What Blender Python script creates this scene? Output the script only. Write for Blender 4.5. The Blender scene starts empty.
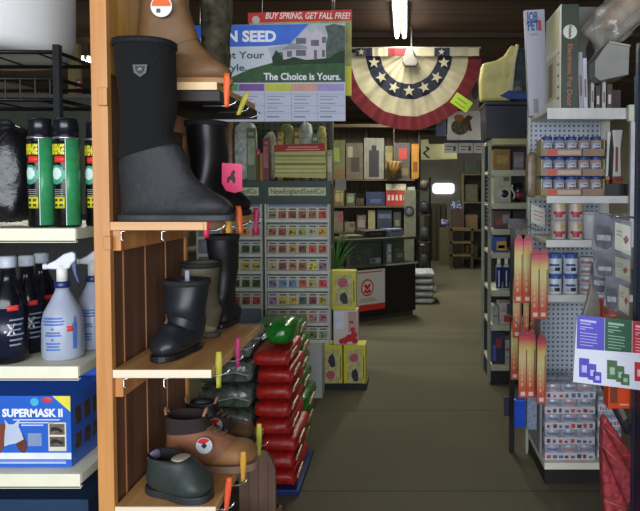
import bpy, math, random
from mathutils import Vector, Matrix
C = bpy.context.scene.collection
PI = math.pi
R = random.Random(7)
# ------------------------------------------------------------------ camera
FL, PX, PY, PITCH, EYE = 600.0, 406.0, 213.0, math.radians(2.0), 1.5
def at(px, py, d):
    """a point d metres down the aisle that is seen at pixel px, py"""
    u, v = (px - PX) / FL, (PY - py) / FL
    cp, sp = math.cos(PITCH), math.sin(PITCH)
    dy, dz = cp + v * sp, v * cp - sp
    t = d / dy
    return Vector((u * t, d, EYE + dz * t))
def X(px, d, py=192): return at(px, py, d).x
def Z(py, d, px=406): return at(px, py, d).z
cam = bpy.data.cameras.new('camera'); cam.lens = FL / 640 * 36; cam.sensor_width = 36
cam.sensor_fit = 'HORIZONTAL'
cam.shift_x = (320 - PX) / 640; cam.shift_y = -(255.5 - PY) / 640
cam.clip_start = .05
co = bpy.data.objects.new('camera', cam); C.objects.link(co)
co.location = (0, 0, EYE); co.rotation_euler = (PI / 2 - PITCH, 0, 0)
bpy.context.scene.camera = co

# ------------------------------------------------------------------ materials
def lin(h):
    h = h.lstrip('#')
    o = []
    for i in (0, 2, 4):
        c = int(h[i:i + 2], 16) / 255
        o.append(c / 12.92 if c <= .04045 else ((c + .055) / 1.055) ** 2.4)
    return (*o, 1)
_M = {}
def N(nt, t, **kw):
    n = nt.nodes.new(t)
    for k, v in kw.items(): setattr(n, k, v)
    return n
def mat(h, rough=.55, metal=0, var=.10, scale=14, bump=0, stretch=(1, 1, 1), h2=None, trans=0, emit=0, coat=0, alpha=1):
    key = (h, rough, metal, var, scale, bump, stretch, h2, trans, emit, coat, alpha)
    if key in _M: return _M[key]
    m = bpy.data.materials.new('m_%d' % len(_M)); m.use_nodes = True
    nt = m.node_tree; b = nt.nodes['Principled BSDF']
    tc = N(nt, 'ShaderNodeTexCoord'); mp = N(nt, 'ShaderNodeMapping')
    mp.inputs['Scale'].default_value = stretch
    no = N(nt, 'ShaderNodeTexNoise'); no.inputs['Scale'].default_value = scale; no.inputs['Detail'].default_value = 4
    nt.links.new(tc.outputs['Object'], mp.inputs[0]); nt.links.new(mp.outputs[0], no.inputs['Vector'])
    cr = N(nt, 'ShaderNodeValToRGB')
    a = lin(h); c2 = lin(h2) if h2 else None
    cr.color_ramp.elements[0].position = .3; cr.color_ramp.elements[1].position = .7
    cr.color_ramp.elements[0].color = tuple(x * (1 - var) for x in a[:3]) + (1,)
    cr.color_ramp.elements[1].color = c2 if c2 else tuple(min(1, x * (1 + var)) for x in a[:3]) + (1,)
    nt.links.new(no.outputs['Fac'], cr.inputs[0]); nt.links.new(cr.outputs[0], b.inputs['Base Color'])
    b.inputs['Roughness'].default_value = rough; b.inputs['Metallic'].default_value = metal
    b.inputs['Transmission Weight'].default_value = trans; b.inputs['Alpha'].default_value = alpha
    b.inputs['Coat Weight'].default_value = coat
    if emit:
        nt.links.new(cr.outputs[0], b.inputs['Emission Color']); b.inputs['Emission Strength'].default_value = emit
    if bump:
        bp = N(nt, 'ShaderNodeBump'); bp.inputs['Strength'].default_value = bump; bp.inputs['Distance'].default_value = .01
        nt.links.new(no.outputs['Fac'], bp.inputs['Height']); nt.links.new(bp.outputs[0], b.inputs['Normal'])
    _M[key] = m
    return m
def wood(h, h2, axis='z', rough=.45, scale=30):
    s = {'z': (1, 1, .06), 'y': (1, .06, 1), 'x': (.06, 1, 1)}[axis]
    return mat(h, rough, 0, .05, scale, .15, s, h2)
def fabric(h, scale=90, bump=.5, rough=.95): return mat(h, rough, 0, .25, scale, bump)
def pegmat(h, hole, sx=.026):
    key = ('peg', h, hole)
    if key in _M: return _M[key]
    m = bpy.data.materials.new('pegboard'); m.use_nodes = True; nt = m.node_tree; b = nt.nodes['Principled BSDF']
    tc = N(nt, 'ShaderNodeTexCoord'); vm = N(nt, 'ShaderNodeVectorMath', operation='SCALE'); vm.inputs['Scale'].default_value = 1 / sx
    fr = N(nt, 'ShaderNodeVectorMath', operation='FRACTION')
    sb = N(nt, 'ShaderNodeVectorMath', operation='SUBTRACT'); sb.inputs[1].default_value = (.5, .5, .5)
    ml = N(nt, 'ShaderNodeVectorMath', operation='MULTIPLY'); ml.inputs[1].default_value = (1, 0, 1)
    ln = N(nt, 'ShaderNodeVectorMath', operation='LENGTH')
    lt = N(nt, 'ShaderNodeMath', operation='LESS_THAN'); lt.inputs[1].default_value = .23
    mx = N(nt, 'ShaderNodeMix', data_type='RGBA'); mx.inputs[6].default_value = lin(h); mx.inputs[7].default_value = lin(hole)
    L = nt.links.new
    L(tc.outputs['Object'], vm.inputs[0]); L(vm.outputs[0], fr.inputs[0]); L(fr.outputs[0], sb.inputs[0]); L(sb.outputs[0], ml.inputs[0])
    L(ml.outputs[0], ln.inputs[0]); L(ln.outputs['Value'], lt.inputs[0]); L(lt.outputs[0], mx.inputs[0]); L(mx.outputs[2], b.inputs['Base Color'])
    b.inputs['Roughness'].default_value = .5
    _M[key] = m
    return m
def clear(h='#ffffff', rough=.08, alpha=.22):
    """thin clear plastic or glass"""
    return mat(h, rough, 0, .05, 6, 0, alpha=alpha)

# ------------------------------------------------------------------ mesh builder
class MB:
    def __init__(s): s.v, s.f, s.m, s.T = [], [], [], Matrix()
    def add(s, vs, fs, m=0):
        o = len(s.v)
        s.v += [s.T @ Vector(p) for p in vs]
        s.f += [tuple(i + o for i in f) for f in fs]; s.m += [m] * len(fs)
        return s
    def box(s, x0, x1, y0, y1, z0, z1, m=0):
        return s.add([(x0, y0, z0), (x1, y0, z0), (x1, y1, z0), (x0, y1, z0), (x0, y0, z1), (x1, y0, z1), (x1, y1, z1), (x0, y1, z1)],
                     [(0, 3, 2, 1), (4, 5, 6, 7), (0, 1, 5, 4), (1, 2, 6, 5), (2, 3, 7, 6), (3, 0, 4, 7)], m)
    def rings(s, rs, m=0, cap0=True, cap1=True):
        n = len(rs[0]); vs = [p for r in rs for p in r]; fs = []
        for i in range(len(rs) - 1):
            for k in range(n):
                a, b = i * n + k, i * n + (k + 1) % n
                fs.append((a, b, b + n, a + n))
        if cap0: fs.append(tuple(range(n))[::-1])
        if cap1: fs.append(tuple(range((len(rs) - 1) * n, len(rs) * n)))
        return s.add(vs, fs, m)
    def lathe(s, prof, c=(0, 0, 0), seg=20, m=0, cap0=True, cap1=True):
        rs = [[(c[0] + r * math.cos(2 * PI * k / seg), c[1] + r * math.sin(2 * PI * k / seg), c[2] + z) for k in range(seg)] for r, z in prof]
        return s.rings(rs, m, cap0, cap1)
    def tube(s, pts, r, seg=8, m=0, closed=False):
        pts = [Vector(p) for p in pts]; rs = []; n = len(pts)
        up = None
        for i, p in enumerate(pts):
            if closed: d = pts[(i + 1) % n] - pts[i - 1]
            else: d = pts[min(i + 1, n - 1)] - pts[max(i - 1, 0)]
            d.normalize()
            if up is None: up = Vector((0, 0, 1)) if abs(d.z) < .9 else Vector((1, 0, 0))
            a = d.cross(up).normalized(); b = a.cross(d).normalized(); up = b
            q = r[i] if isinstance(r, (list, tuple)) else r
            rs.append([p + q * (a * math.cos(2 * PI * k / seg) + b * math.sin(2 * PI * k / seg)) for k in range(seg)])
        if closed: rs.append(rs[0]); return s.rings(rs, m, False, False)
        return s.rings(rs, m)
    def prism(s, poly, lo, hi, plane='XZ', m=0):
        f = {'XZ': lambda a, b, c: (a, c, b), 'XY': lambda a, b, c: (a, b, c), 'YZ': lambda a, b, c: (c, a, b)}[plane]
        return s.rings([[f(a, b, lo) for a, b in poly], [f(a, b, hi) for a, b in poly]], m)
    def sell(s, c, r, e1=.4, e2=.4, nu=20, nv=10, m=0, noise=0, seed=0):
        """super-ellipsoid: a pillow, a bag, a rounded lump"""
        rr = random.Random(seed); ph = [rr.uniform(0, 6.3) for _ in range(6)]
        sg = lambda w, e: math.copysign(abs(w) ** e, w)
        rs = []
        for j in range(nv + 1):
            v = -PI / 2 + PI * (j + .02) / (nv + .04)
            ring = []
            for k in range(nu):
                u = 2 * PI * k / nu
                x = sg(math.cos(v), e1) * sg(math.cos(u), e2); y = sg(math.cos(v), e1) * sg(math.sin(u), e2); z = sg(math.sin(v), e1)
                q = 1 + noise * (math.sin(3 * u + ph[0] + 4 * v) + math.sin(5 * u + ph[1] - 3 * v) + math.sin(2 * u + 7 * v + ph[2])) / 3
                ring.append((c[0] + r[0] * x * q, c[1] + r[1] * y * q, c[2] + r[2] * z * (1 + (q - 1) * .6)))
            rs.append(ring)
        return s.rings(rs, m)
    def grid(s, fn, nu, nv, m=0):
        vs = [fn(i / nu, j / nv) for j in range(nv + 1) for i in range(nu + 1)]
        fs = [(j * (nu + 1) + i, j * (nu + 1) + i + 1, (j + 1) * (nu + 1) + i + 1, (j + 1) * (nu + 1) + i) for j in range(nv) for i in range(nu)]
        return s.add(vs, fs, m)
    def patch(s, r, a0, a1, z0, z1, m=0, t=.0006, n=8):
        """a label bent round an upright cylinder; angle 0 faces the aisle's near end"""
        P = lambda a, q, z: (q * math.sin(a), -q * math.cos(a), z)
        aa = [a0 + (a1 - a0) * i / n for i in range(n + 1)]
        rs = [[P(a, r, z0), P(a, r + t, z0), P(a, r + t, z1), P(a, r, z1)] for a in aa]
        return s.rings(rs, m)
    def build(s, name, mats, parent=None, loc=(0, 0, 0), rot=(0, 0, 0), smooth=False, bevel=0, sub=0, solid=0):
        me = bpy.data.meshes.new(name); me.from_pydata(s.v, [], s.f); me.validate()
        mats = mats if isinstance(mats, (list, tuple)) else [mats]
        for m in mats: me.materials.append(m)
        if len(me.polygons) == len(s.m):
            me.polygons.foreach_set('material_index', s.m)
        if smooth: me.polygons.foreach_set('use_smooth', [True] * len(me.polygons))
        me.update()
        o = bpy.data.objects.new(name, me); C.objects.link(o)
        o.location = loc; o.rotation_euler = rot
        if parent: o.parent = parent
        if solid:
            d = o.modifiers.new('solid', 'SOLIDIFY'); d.thickness = solid; d.offset = 0
        if bevel:
            b = o.modifiers.new('bevel', 'BEVEL'); b.width = bevel; b.segments = 2; b.limit_method = 'ANGLE'; b.angle_limit = .7
            if smooth is False: pass
        if sub:
            d = o.modifiers.new('sub', 'SUBSURF'); d.levels = d.render_levels = sub
        return o
def bx(name, m, x0, x1, y0, y1, z0, z1, parent=None, bevel=0):
    return MB().box(x0, x1, y0, y1, z0, z1).build(name, m, parent, bevel=bevel)
_LAB = {}
def tag(o, label, cat, group=None):
    o['label'] = label; o['category'] = cat
    if group: o['group'] = group
    _LAB.setdefault(label, []).append(o.name)
    return o
def thing(name, label, cat, loc=(0, 0, 0), rz=0, group=None, rot=None):
    o = bpy.data.objects.new(name, None); C.objects.link(o); o.empty_display_size = .05
    o.location = loc; o.rotation_euler = rot if rot else (0, 0, rz)
    return tag(o, label, cat, group)
def struct(o): o['kind'] = 'structure'; return o
def dup(root, label, loc, rz=None, group=None, rot=None):
    r = root.copy(); C.objects.link(r); r.location = loc
    if rz is not None: r.rotation_euler = (0, 0, rz)
    if rot is not None: r.rotation_euler = rot
    tag(r, label, root['category'], group or root.get('group'))
    for ch in list(root.children):
        c = ch.copy(); C.objects.link(c); c.parent = r
        for g in ch.children:
            d = g.copy(); C.objects.link(d); d.parent = c
    return r
def text(s, size, m, parent, loc, width=None, rot=(PI / 2, 0, 0), ext=.0006, name='lettering', bold=0, wrap=0, shear=0, align='CENTER', spacing=1):
    cu = bpy.data.curves.new('t', 'FONT'); cu.body = s; cu.size = size; cu.extrude = ext; cu.offset = bold; cu.shear = shear
    cu.align_x = align; cu.align_y = 'CENTER'; cu.space_character = spacing; cu.resolution_u = 3
    t = bpy.data.objects.new('t', cu); C.objects.link(t); bpy.context.view_layer.update()
    dg = bpy.context.evaluated_depsgraph_get()
    me = bpy.data.meshes.new_from_object(t.evaluated_get(dg))
    bpy.data.objects.remove(t)
    xs = [v.co.x for v in me.vertices]
    w = max(xs) - min(xs)
    k = width / w if width else 1
    for v in me.vertices:
        v.co.x *= k
        if wrap:
            a = v.co.x / wrap; q = wrap + v.co.z
            v.co = Vector((q * math.sin(a), v.co.y, q * math.cos(a) - wrap))
    me.materials.clear(); me.materials.append(m)
    o = bpy.data.objects.new(name, me); C.objects.link(o); o.parent = parent; o.location = loc; o.rotation_euler = rot
    return o
def panel(name, m, parent, x0, x1, z0, z1, y, t=.0008):
    """a thin printed area lying on a face that looks toward -Y"""
    return MB().box(x0, x1, y - t, y + .0002, z0, z1).build(name, m, parent)
ORD = ['first', 'second', 'third', 'fourth', 'fifth', 'sixth', 'seventh', 'eighth', 'ninth', 'tenth', 'eleventh', 'twelfth', 'thirteenth', 'fourteenth']
def product(name, label, cat, x0, x1, yf, dep, z0, z1, m, deco=(), group=None, bevel=.002, rz=0):
    """a carton standing at z0 with printed areas (u0,u1,v0,v1,material,part name) on its front"""
    w, h = x1 - x0, z1 - z0
    if not deco:
        o = MB().box(-w / 2, w / 2, 0, dep, 0, h).build(name, m, None, ((x0 + x1) / 2, yf, z0), (0, 0, rz), bevel=bevel)
        return tag(o, label, cat, group)
    t = thing(name, label, cat, ((x0 + x1) / 2, yf, z0), rz, group)
    MB().box(-w / 2, w / 2, 0, dep, 0, h).build('carton', m, t, bevel=bevel)
    for u0, u1, v0, v1, dm, nm in deco:
        panel(nm, dm, t, -w / 2 + u0 * w, -w / 2 + u1 * w, v0 * h, v1 * h, 0)
    return t
def cyl_item(name, label, cat, x, y, z, r, h, parts, group=None, seg=20, rz=0):
    """upright round thing; parts = (name, material, profile)"""
    t = thing(name, label, cat, (x, y, z), rz, group)
    for nm, m, prof in parts: MB().lathe(prof, seg=seg).build(nm, m, t, smooth=False if len(prof) < 3 else True)
    return t
BLACK = mat('#0d0d0f', .5); WHITE = mat('#e8e6e0', .5, var=.04); STEEL = mat('#b9bcc0', .3, .9, .05); DKMET = mat('#17181b', .4, .5)
CREAM = mat('#eeead0', .45, var=.04); SHELFW = mat('#e6e2cf', .45, var=.05); RED = mat('#c0201c', .45); YEL = mat('#e2d21c', .45)
# ------------------------------------------------------------------ room shell
def carpet():
    m = bpy.data.materials.new('carpet'); m.use_nodes = True; nt = m.node_tree; b = nt.nodes['Principled BSDF']
    tc = N(nt, 'ShaderNodeTexCoord'); n1 = N(nt, 'ShaderNodeTexNoise'); n1.inputs['Scale'].default_value = 160; n1.inputs['Detail'].default_value = 3
    n2 = N(nt, 'ShaderNodeTexNoise'); n2.inputs['Scale'].default_value = 1.6; n2.inputs['Detail'].default_value = 5
    cr = N(nt, 'ShaderNodeValToRGB'); cr.color_ramp.elements[0].position = .32; cr.color_ramp.elements[1].position = .68
    cr.color_ramp.elements[0].color = lin('#433f30'); cr.color_ramp.elements[1].color = lin('#716b52')
    br = N(nt, 'ShaderNodeTexBrick'); br.offset = 0; br.inputs['Scale'].default_value = 1
    br.inputs['Brick Width'].default_value = 60; br.inputs['Row Height'].default_value = 1.12; br.inputs['Mortar Size'].default_value = .008
    br.inputs['Color1'].default_value = br.inputs['Color2'].default_value = (1, 1, 1, 1); br.inputs['Mortar'].default_value = (.6, .6, .6, 1)
    mp = N(nt, 'ShaderNodeMapRange'); mp.inputs[3].default_value = .82; mp.inputs[4].default_value = 1.15
    m1 = N(nt, 'ShaderNodeMix', data_type='RGBA', blend_type='MULTIPLY'); m1.inputs[0].default_value = 1
    m2 = N(nt, 'ShaderNodeMix', data_type='RGBA', blend_type='MULTIPLY'); m2.inputs[0].default_value = 1
    L = nt.links.new
    va = N(nt, 'ShaderNodeVectorMath', operation='ADD'); va.inputs[1].default_value = (21, .4, 0); L(tc.outputs['Object'], va.inputs[0]); L(va.outputs[0], br.inputs['Vector'])
    for n in (n1, n2): L(tc.outputs['Object'], n.inputs['Vector'])
    L(n1.outputs['Fac'], cr.inputs[0]); L(n2.outputs['Fac'], mp.inputs[0]); L(cr.outputs[0], m1.inputs[6]); L(mp.outputs[0], m1.inputs[7])
    L(m1.outputs[2], m2.inputs[6]); L(br.outputs['Color'], m2.inputs[7]); L(m2.outputs[2], b.inputs['Base Color']); b.inputs['Roughness'].default_value = .9
    return m
X0, X1, Y0, Y1, H = -5.8, 4.4, -2.4, 17.0, 3.12
struct(bx('floor', carpet(), X0, X1, Y0, Y1, -.1, 0))
struct(bx('ceiling', wood('#443128', '#614a37', 'x', .8, 9), X0, X1, Y0, Y1, H, H + .1))
wm = mat('#a39d86', .8, var=.1, scale=3)
struct(bx('wall_left', wm, X0 - .1, X0, Y0, Y1, 0, H)); struct(bx('wall_right', wm, X1, X1 + .1, Y0, Y1, 0, H))
# far wall with a sectional door in it
DX0, DX1, DH = .3, 3.1, 2.8
struct(MB().box(X0, DX0, Y1, Y1 + .12, 0, H).box(DX1, X1, Y1, Y1 + .12, 0, H).box(DX0, DX1, Y1, Y1 + .12, DH, H).build('wall_far', wm))
gd = MB()
for k in range(5): gd.box(DX0, DX1, Y1 + .03, Y1 + .08, k * .56 + .006, k * .56 + .554)
gd.box(DX0, DX1, Y1 + .08, Y1 + .10, 0, DH)
dr = struct(gd.build('door_1', mat('#c4c4b8', .6, var=.06, scale=2)))
wp = at(443.5, 188.5, Y1)
wo = struct(MB().prism([(wp.x + .29 * math.copysign(abs(math.cos(a)) ** .35, math.cos(a)), wp.z + .13 * math.copysign(abs(math.sin(a)) ** .35, math.sin(a))) for a in [2 * PI * k / 24 for k in range(24)]], Y1 + .015, Y1 + .03).build('window_2', mat('#f2f6ff', .3, var=.02, emit=9)))
# near wall (behind the photographer) with the shop window that lights the front of the store
WX0, WX1, WZ0, WZ1 = -2.6, 2.6, .75, 2.75
struct(MB().box(X0, WX0, Y0 - .1, Y0, 0, H).box(WX1, X1, Y0 - .1, Y0, 0, H).box(WX0, WX1, Y0 - .1, Y0, 0, WZ0).box(WX0, WX1, Y0 - .1, Y0, WZ1, H).build('wall_near', wm))
fr = MB()
for i in range(5):
    x = WX0 + (WX1 - WX0) * i / 4; fr.box(x - .03, x + .03, Y0 - .08, Y0 - .02, WZ0, WZ1)
fr.box(WX0, WX1, Y0 - .08, Y0 - .02, WZ0, WZ0 + .05).box(WX0, WX1, Y0 - .08, Y0 - .02, WZ1 - .05, WZ1)
struct(fr.build('window_1', mat('#d8d8d4', .5)))
# ceiling beams across the store
for k in range(13):
    struct(bx('trim_%d' % (k + 1), wood('#2e2019', '#45332a', 'x', .85, 9), X0, X1, 1.28 + k * 1.22, 1.36 + k * 1.22, H - .045, H))

# ------------------------------------------------------------------ lights
w = bpy.data.worlds.new('world'); bpy.context.scene.world = w; w.use_nodes = True
w.node_tree.nodes['Background'].inputs[0].default_value = lin('#b9cdf2'); w.node_tree.nodes['Background'].inputs[1].default_value = 1.5
def area(name, loc, sx, sy, power, col, rot=(0, 0, 0)):
    l = bpy.data.lights.new(name, 'AREA'); l.shape = 'RECTANGLE'; l.size = sx; l.size_y = sy; l.energy = power; l.color = col
    o = bpy.data.objects.new(name, l); C.objects.link(o); o.location = loc; o.rotation_euler = rot
    return o
area('window_daylight', (0, Y0 - .04, 1.75), 5.0, 1.9, 245, (.90, .95, 1.0), (PI / 2, 0, 0))
TUBE = mat('#fffff4', .3, var=.01, emit=14)
def fixture(x, y0, y1, z, label, power, group='fluorescent ceiling lights'):
    t = thing('ceiling_light', label, 'ceiling light', (x, (y0 + y1) / 2, z), 0, group)
    h = (y1 - y0) / 2
    MB().prism([(-.075, .075), (-.065, .05), (.065, .05), (.075, .075), (.07, H - z), (-.07, H - z)], -h, h).build('housing', mat('#4b4a40', .5), t)
    for s in (-1, 1):
        MB().tube([(s * .036, -h + .02, .024), (s * .036, h - .02, .024)], .019, 12).build('tube', TUBE, t, smooth=True)
        for e in (-1, 1): bx('lamp_holder', mat('#d8d8cc', .5), s * .036 - .014, s * .036 + .014, e * (h - .012) - .01, e * (h - .012) + .01, 0, .052, t)
    area('tube_light', (x, (y0 + y1) / 2, z - .03), .16, y1 - y0, power, (1, .97, .84))
lx = X(400, 5.3, 20)
fixture(lx, 4.45, 5.98, Z(36, 5.98) - .032, 'twin tube fluorescent light on the ceiling above the aisle', 20)
fixture(X(89, 6.8, 62), 6.65, 7.05, Z(60, 6.65), 'bright fluorescent light seen between the pine post and the tan board', 55)
fixture(X(12, 6.8, 62), 6.65, 7.05, Z(60, 6.65), 'bright fluorescent light seen through the black wire rack', 55)
fixture(lx, 7.5, 8.8, Z(36, 5.98) - .032, 'second twin tube light in the aisle row, added unseen behind the bunting', 70)  # added lamp, hidden by the bunting, to brighten the goods behind the counter
fixture(lx, 10.4, 11.7, Z(36, 5.98) - .032, 'third twin tube light in the aisle row, added unseen and farthest from us', 45)  # another added lamp out of sight, lifting the far end of the store
# ------------------------------------------------------------------ pine boot rack (its back panel stands edge-on to us)
BD = 1.40
PXI = X(109, BD); PXO = X(93.5, BD); SXR = X(210, BD); BY1 = 1.88
PINE = wood('#b4713a', '#d59a58', 'z', .4, 26); PINEX = wood('#b98046', '#d8a869', 'y', .35, 26); BROWN = wood('#583a29', '#734d35', 'z', .55, 26)
rack = thing('boot_rack', 'tall pine boot rack with brown back panel and four stocked shelves', 'shoe rack', (0, 0, 0))
PT = 2.32
MB().box(PXO, PXI - .006, BD + .012, BY1, 0.04, PT).build('back_panel', BROWN, rack)
MB().box(PXO - .002, PXI, BD, BD + .02, 0, PT).build('front_stile', PINE, rack, bevel=.002)
MB().box(PXO - .002, PXI, BY1, BY1 + .02, 0, PT).build('rear_stile', PINE, rack, bevel=.002)
for y in (1.475, 1.60, 1.735):
    bx('groove_strip', wood('#a06a48', '#b27a52', 'z', .5), PXI - .008, PXI - .0035, y - .002, y + .002, .04, PT, rack)
MB().box(PXI - .008, PXI - .002, BD + .02, BY1, Z(84, 1.50) + .01, PT).build('upper_lining', wood('#a8772f', '#c79645', 'z', .5, 26), rack)
SFY = [1.50, BD, BD, BD, BD]
SZ = [Z(82, 1.50), Z(222, BD), Z(370, BD), Z(507, BD), Z(507, BD) - .33]
HOOK = mat('#c9ccd0', .25, .9, .03)
EDGE = [wood('#e2bb86', '#eccb9b', 'x', .4), wood('#c98f58', '#d9a56c', 'x', .4), wood('#ead3b4', '#f2e2c8', 'x', .4), wood('#ead3b4', '#f2e2c8', 'x', .4), PINEX]
SHX = [X(218, 1.50), X(206, BD), X(209, BD), X(212, BD), X(212, BD)]
for i, z in enumerate(SZ):
    th = .019; BF = SFY[i]
    s = MB().box(PXI, SHX[i], BF + .004, BY1, z - th, z).build('shelf', [PINEX], rack, bevel=.001)
    MB().box(PXI + .0015, SHX[i], BF, BF + .004, z - th, z).build('lit_edge', EDGE[i], s)  # paler pine on the front edge paints in the daylight it catches
    if i == 0:
        MB().box(PXI, SHX[i] + .006, BF + .006, BY1, z - th - .028, z - th).build('shelf_rail', mat('#1a0f0c', .55), rack, bevel=.002)
    MB().box(PXI, PXI + .02, BF + .012, BY1 - .02, z - th - .05 - (.028 if i == 0 else 0), z - th - (.028 if i == 0 else 0)).build('cleat', PINE, rack, bevel=.002)
    # wire price hooks along the open edge, one small hook under the front edge
    zz = z - th - (.030 if i == 0 else 0)
    for y in [q for q in (BD + .03, BD + .15, BD + .27, BD + .39) if q > BF]:
        MB().tube([(SHX[i] - .05, y, zz - .003), (SHX[i] + .012, y, zz - .003), (SHX[i] + .030, y, zz + .004), (SHX[i] + .036, y, zz + .014)], .0022, 6).build('wire_hook', HOOK, rack, smooth=True)
    for fx in (.025, .12) if i else ():
        MB().tube([(PXI + fx + .014, BD + .006, zz - .002), (PXI + fx, BD + .004, zz - .004), (PXI + fx, BD + .004, zz - .022), (PXI + fx + .006, BD + .004, zz - .026)], .0018, 6).build('wire_hook', HOOK, rack, smooth=True)

bx('shelf_block', PINE, X(101, BD), X(110.5, BD), BD - .010, BD - .0005, Z(106, BD), Z(88, BD), rack, .002); bx('shelf_block', PINE, X(104, BD), X(111, BD), BD - .008, BD - .0005, Z(250, BD), Z(236, BD), rack, .002)
# ------------------------------------------------------------------ boots
def cr_(p0, p1, p2, p3, t): return .5 * ((2 * p1) + (p2 - p0) * t + (2 * p0 - 5 * p1 + 4 * p2 - p3) * t * t + (3 * p1 - p0 - 3 * p2 + p3) * t ** 3)
def dense(sec, k=4):
    out = []; n = len(sec)
    for i in range(n - 1):
        a, b, c, d = sec[max(i - 1, 0)], sec[i], sec[i + 1], sec[min(i + 2, n - 1)]
        for j in range(k): out.append([cr_(a[q], b[q], c[q], d[q], j / k) for q in range(5)])
    out.append(list(sec[-1])); return out
def foot_ring(s, n=24, grow=0, flat=0.0):
    bx_, bz_, fx_, fz_, hw = s
    c = ((bx_ + fx_) / 2, (bz_ + fz_) / 2); a = ((fx_ - bx_) / 2, (fz_ - bz_) / 2); L = math.hypot(*a) or 1e-6
    r = []
    for k in range(n):
        t = 2 * PI * k / n; ct = math.cos(t); st = math.sin(t)
        ct = math.copysign(abs(ct) ** .85, ct); st = math.copysign(abs(st) ** .85, st)
        g = 1 + grow / L
        p = Vector((c[0] + a[0] * ct * g, (hw + grow) * st, c[1] + a[1] * ct * g))
        if p.z < flat: p.z = flat
        r.append(p)
    return r
def boot_shell(sec, name, m, parent, grow=0, cap0=False, cap1=False, k=4, flat=.0):
    mb = MB(); mb.rings([foot_ring(s, 24, grow, flat) for s in dense(sec, k)], 0, cap0, cap1)
    return mb.build(name, m, parent, smooth=True)
def sole_part(L, W, th, m, parent, heel=.0, name='sole', z0=0):
    pts = []
    for k in range(36):
        t = 2 * PI * k / 36; c, s = math.cos(t), math.sin(t)
        x = L / 2 + (L / 2 + .004) * math.copysign(abs(c) ** .8, c)
        w = W * (.80 + .26 * (x / L) - .16 * math.exp(-((x / L - .42) / .18) ** 2))
        pts.append((x, w * math.copysign(abs(s) ** .8, s)))
    o = MB().prism(pts, z0, z0 + th, 'XY').build(name, m, parent, bevel=.003)
    if heel: MB().prism([(x, y) for x, y in pts if x < L * .34], z0 - heel, z0, 'XY').build('heel', m, parent)
    return o
def boot_sections(L, H, top=(.03, .17), ank=(.035, .15), hw=.046, lean=0):
    k = L / .28; q = max(.6, min(1, H / .40))
    return [(top[0] + lean, H, top[1] + lean, H, hw * 1.42), (top[0] + .004, H * .86, top[1], H * .86, hw * 1.40), (ank[0] + .004, H * .62, ank[1] + .014, H * .63, hw * 1.22),
            (ank[0], H * .44, ank[1] + .004, H * .48, hw * 1.06), (ank[0] - .008, .13 * q, max(.155 * k, ank[1] + .004), .175 * q, hw), (.006, .06 * q, max(.175 * k, ank[1] + .01), .125 * q, hw * .94), (.010, .016, .192 * k, .10 * max(q, .85), hw * .92),
            (.06 * k, .008, .21 * k, .086, hw * .92), (.12 * k, .008, .228 * k, .072, hw * 1.0), (.18 * k, .008, .25 * k, .060, hw * 1.06), (.232 * k, .010, .268 * k, .047, hw * .88), (.268 * k, .013, .279 * k, .034, hw * .42)]
def tall_boot(label, loc, rz, L, H, upper, lower, solem, cut=4, hw=.046, top=(.03, .17), ank=(.035, .15), liner='#1a1a1c', group=None, name='rubber_boot', lean=0):
    t = thing(name, label, 'boot', loc, rz, group)
    sec = boot_sections(L, H, top, ank, hw, lean)
    d = dense(sec, 4)
    MB().rings([foot_ring(s, 24, 0, .004) for s in d[int(cut * 4):]], 0, False, True).build('foot', lower, t, smooth=True)
    up = MB().rings([foot_ring(s, 24, .003) for s in d[:int(cut * 4) + 2]], 0, False, False)
    up.rings([foot_ring(s, 24, g) for s, g in ((d[0], .003), (d[0], -.004), (d[2], -.005), (d[6], -.005))][:4], 0, False, True)
    up.build('shaft', upper, t, smooth=True)
    b = MB().rings([foot_ring([d[0][0], d[0][1] + e, d[0][2], d[0][3] + e, d[0][4]], 24, g) for e, g in ((-.012, .0035), (-.012, .006), (.002, .006), (.002, -.004), (-.012, -.004))], 0, False, False)
    b.build('top_binding', mat(liner, .8), t, smooth=True)
    sole_part(L, hw, .016, solem, t)
    return t
NEOP = fabric('#060607', 140, .6); GREY = mat('#3b3b3f', .6, var=.12, scale=60, bump=.15); RUB = mat('#141416', .45)
sh = [z + .0012 for z in SZ]
b1 = tall_boot('tall black boot with grey rubber foot and shield badge, nearest on upper middle shelf', (PXI + .010, 1.430, sh[1]), -.02, .272, .42, NEOP, mat('#242427', .65, var=.15, scale=70, bump=.2), mat('#2c2c30', .6), cut=3.5, liner='#08080a', hw=.040, top=(.002, .132), ank=(.010, .120))
bd = MB().prism([(-.017, .012), (.017, .012), (.014, -.006), (0, -.016), (-.014, -.006)], 0, .002, 'XZ').build('badge', mat('#4a4a4e', .4), b1, (.082, -.0608, .345), (0, 0, 0))
MB().prism([(-.011, .008), (.011, .008), (.008, -.004), (0, -.010), (-.008, -.004)], -.0012, 0.0008, 'XZ').build('badge_center', mat('#18181a', .5), bd)
MB().prism([(-.006, -.003), (-.002, .004), (.003, .005), (.006, -.002), (.001, 0)], -.002, 0, 'XZ').build('badge_mark', mat('#77777b', .5), bd)
tall_boot('plain black tall rubber boot standing behind the grey footed boot', (X(190, 1.68) + .004, 1.68, sh[1]), .98, .205, .268, mat('#0f0f11', .4), mat('#0f0f11', .4), RUB, cut=5, hw=.036, top=(.0, .100), ank=(.008, .098))
camo = mat('#221f18', .8, var=.4, scale=30, h2='#665f48')
tall_boot('camouflage patterned tall boot at the back of the top shelf', (X(211, 1.78), 1.755, sh[0]), 1.45, .12, .44, camo, camo, RUB, cut=5, hw=.031, top=(.0, .115), ank=(.01, .115))
LEA = mat('#70502f', .6, var=.12, scale=40, bump=.12)
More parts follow.
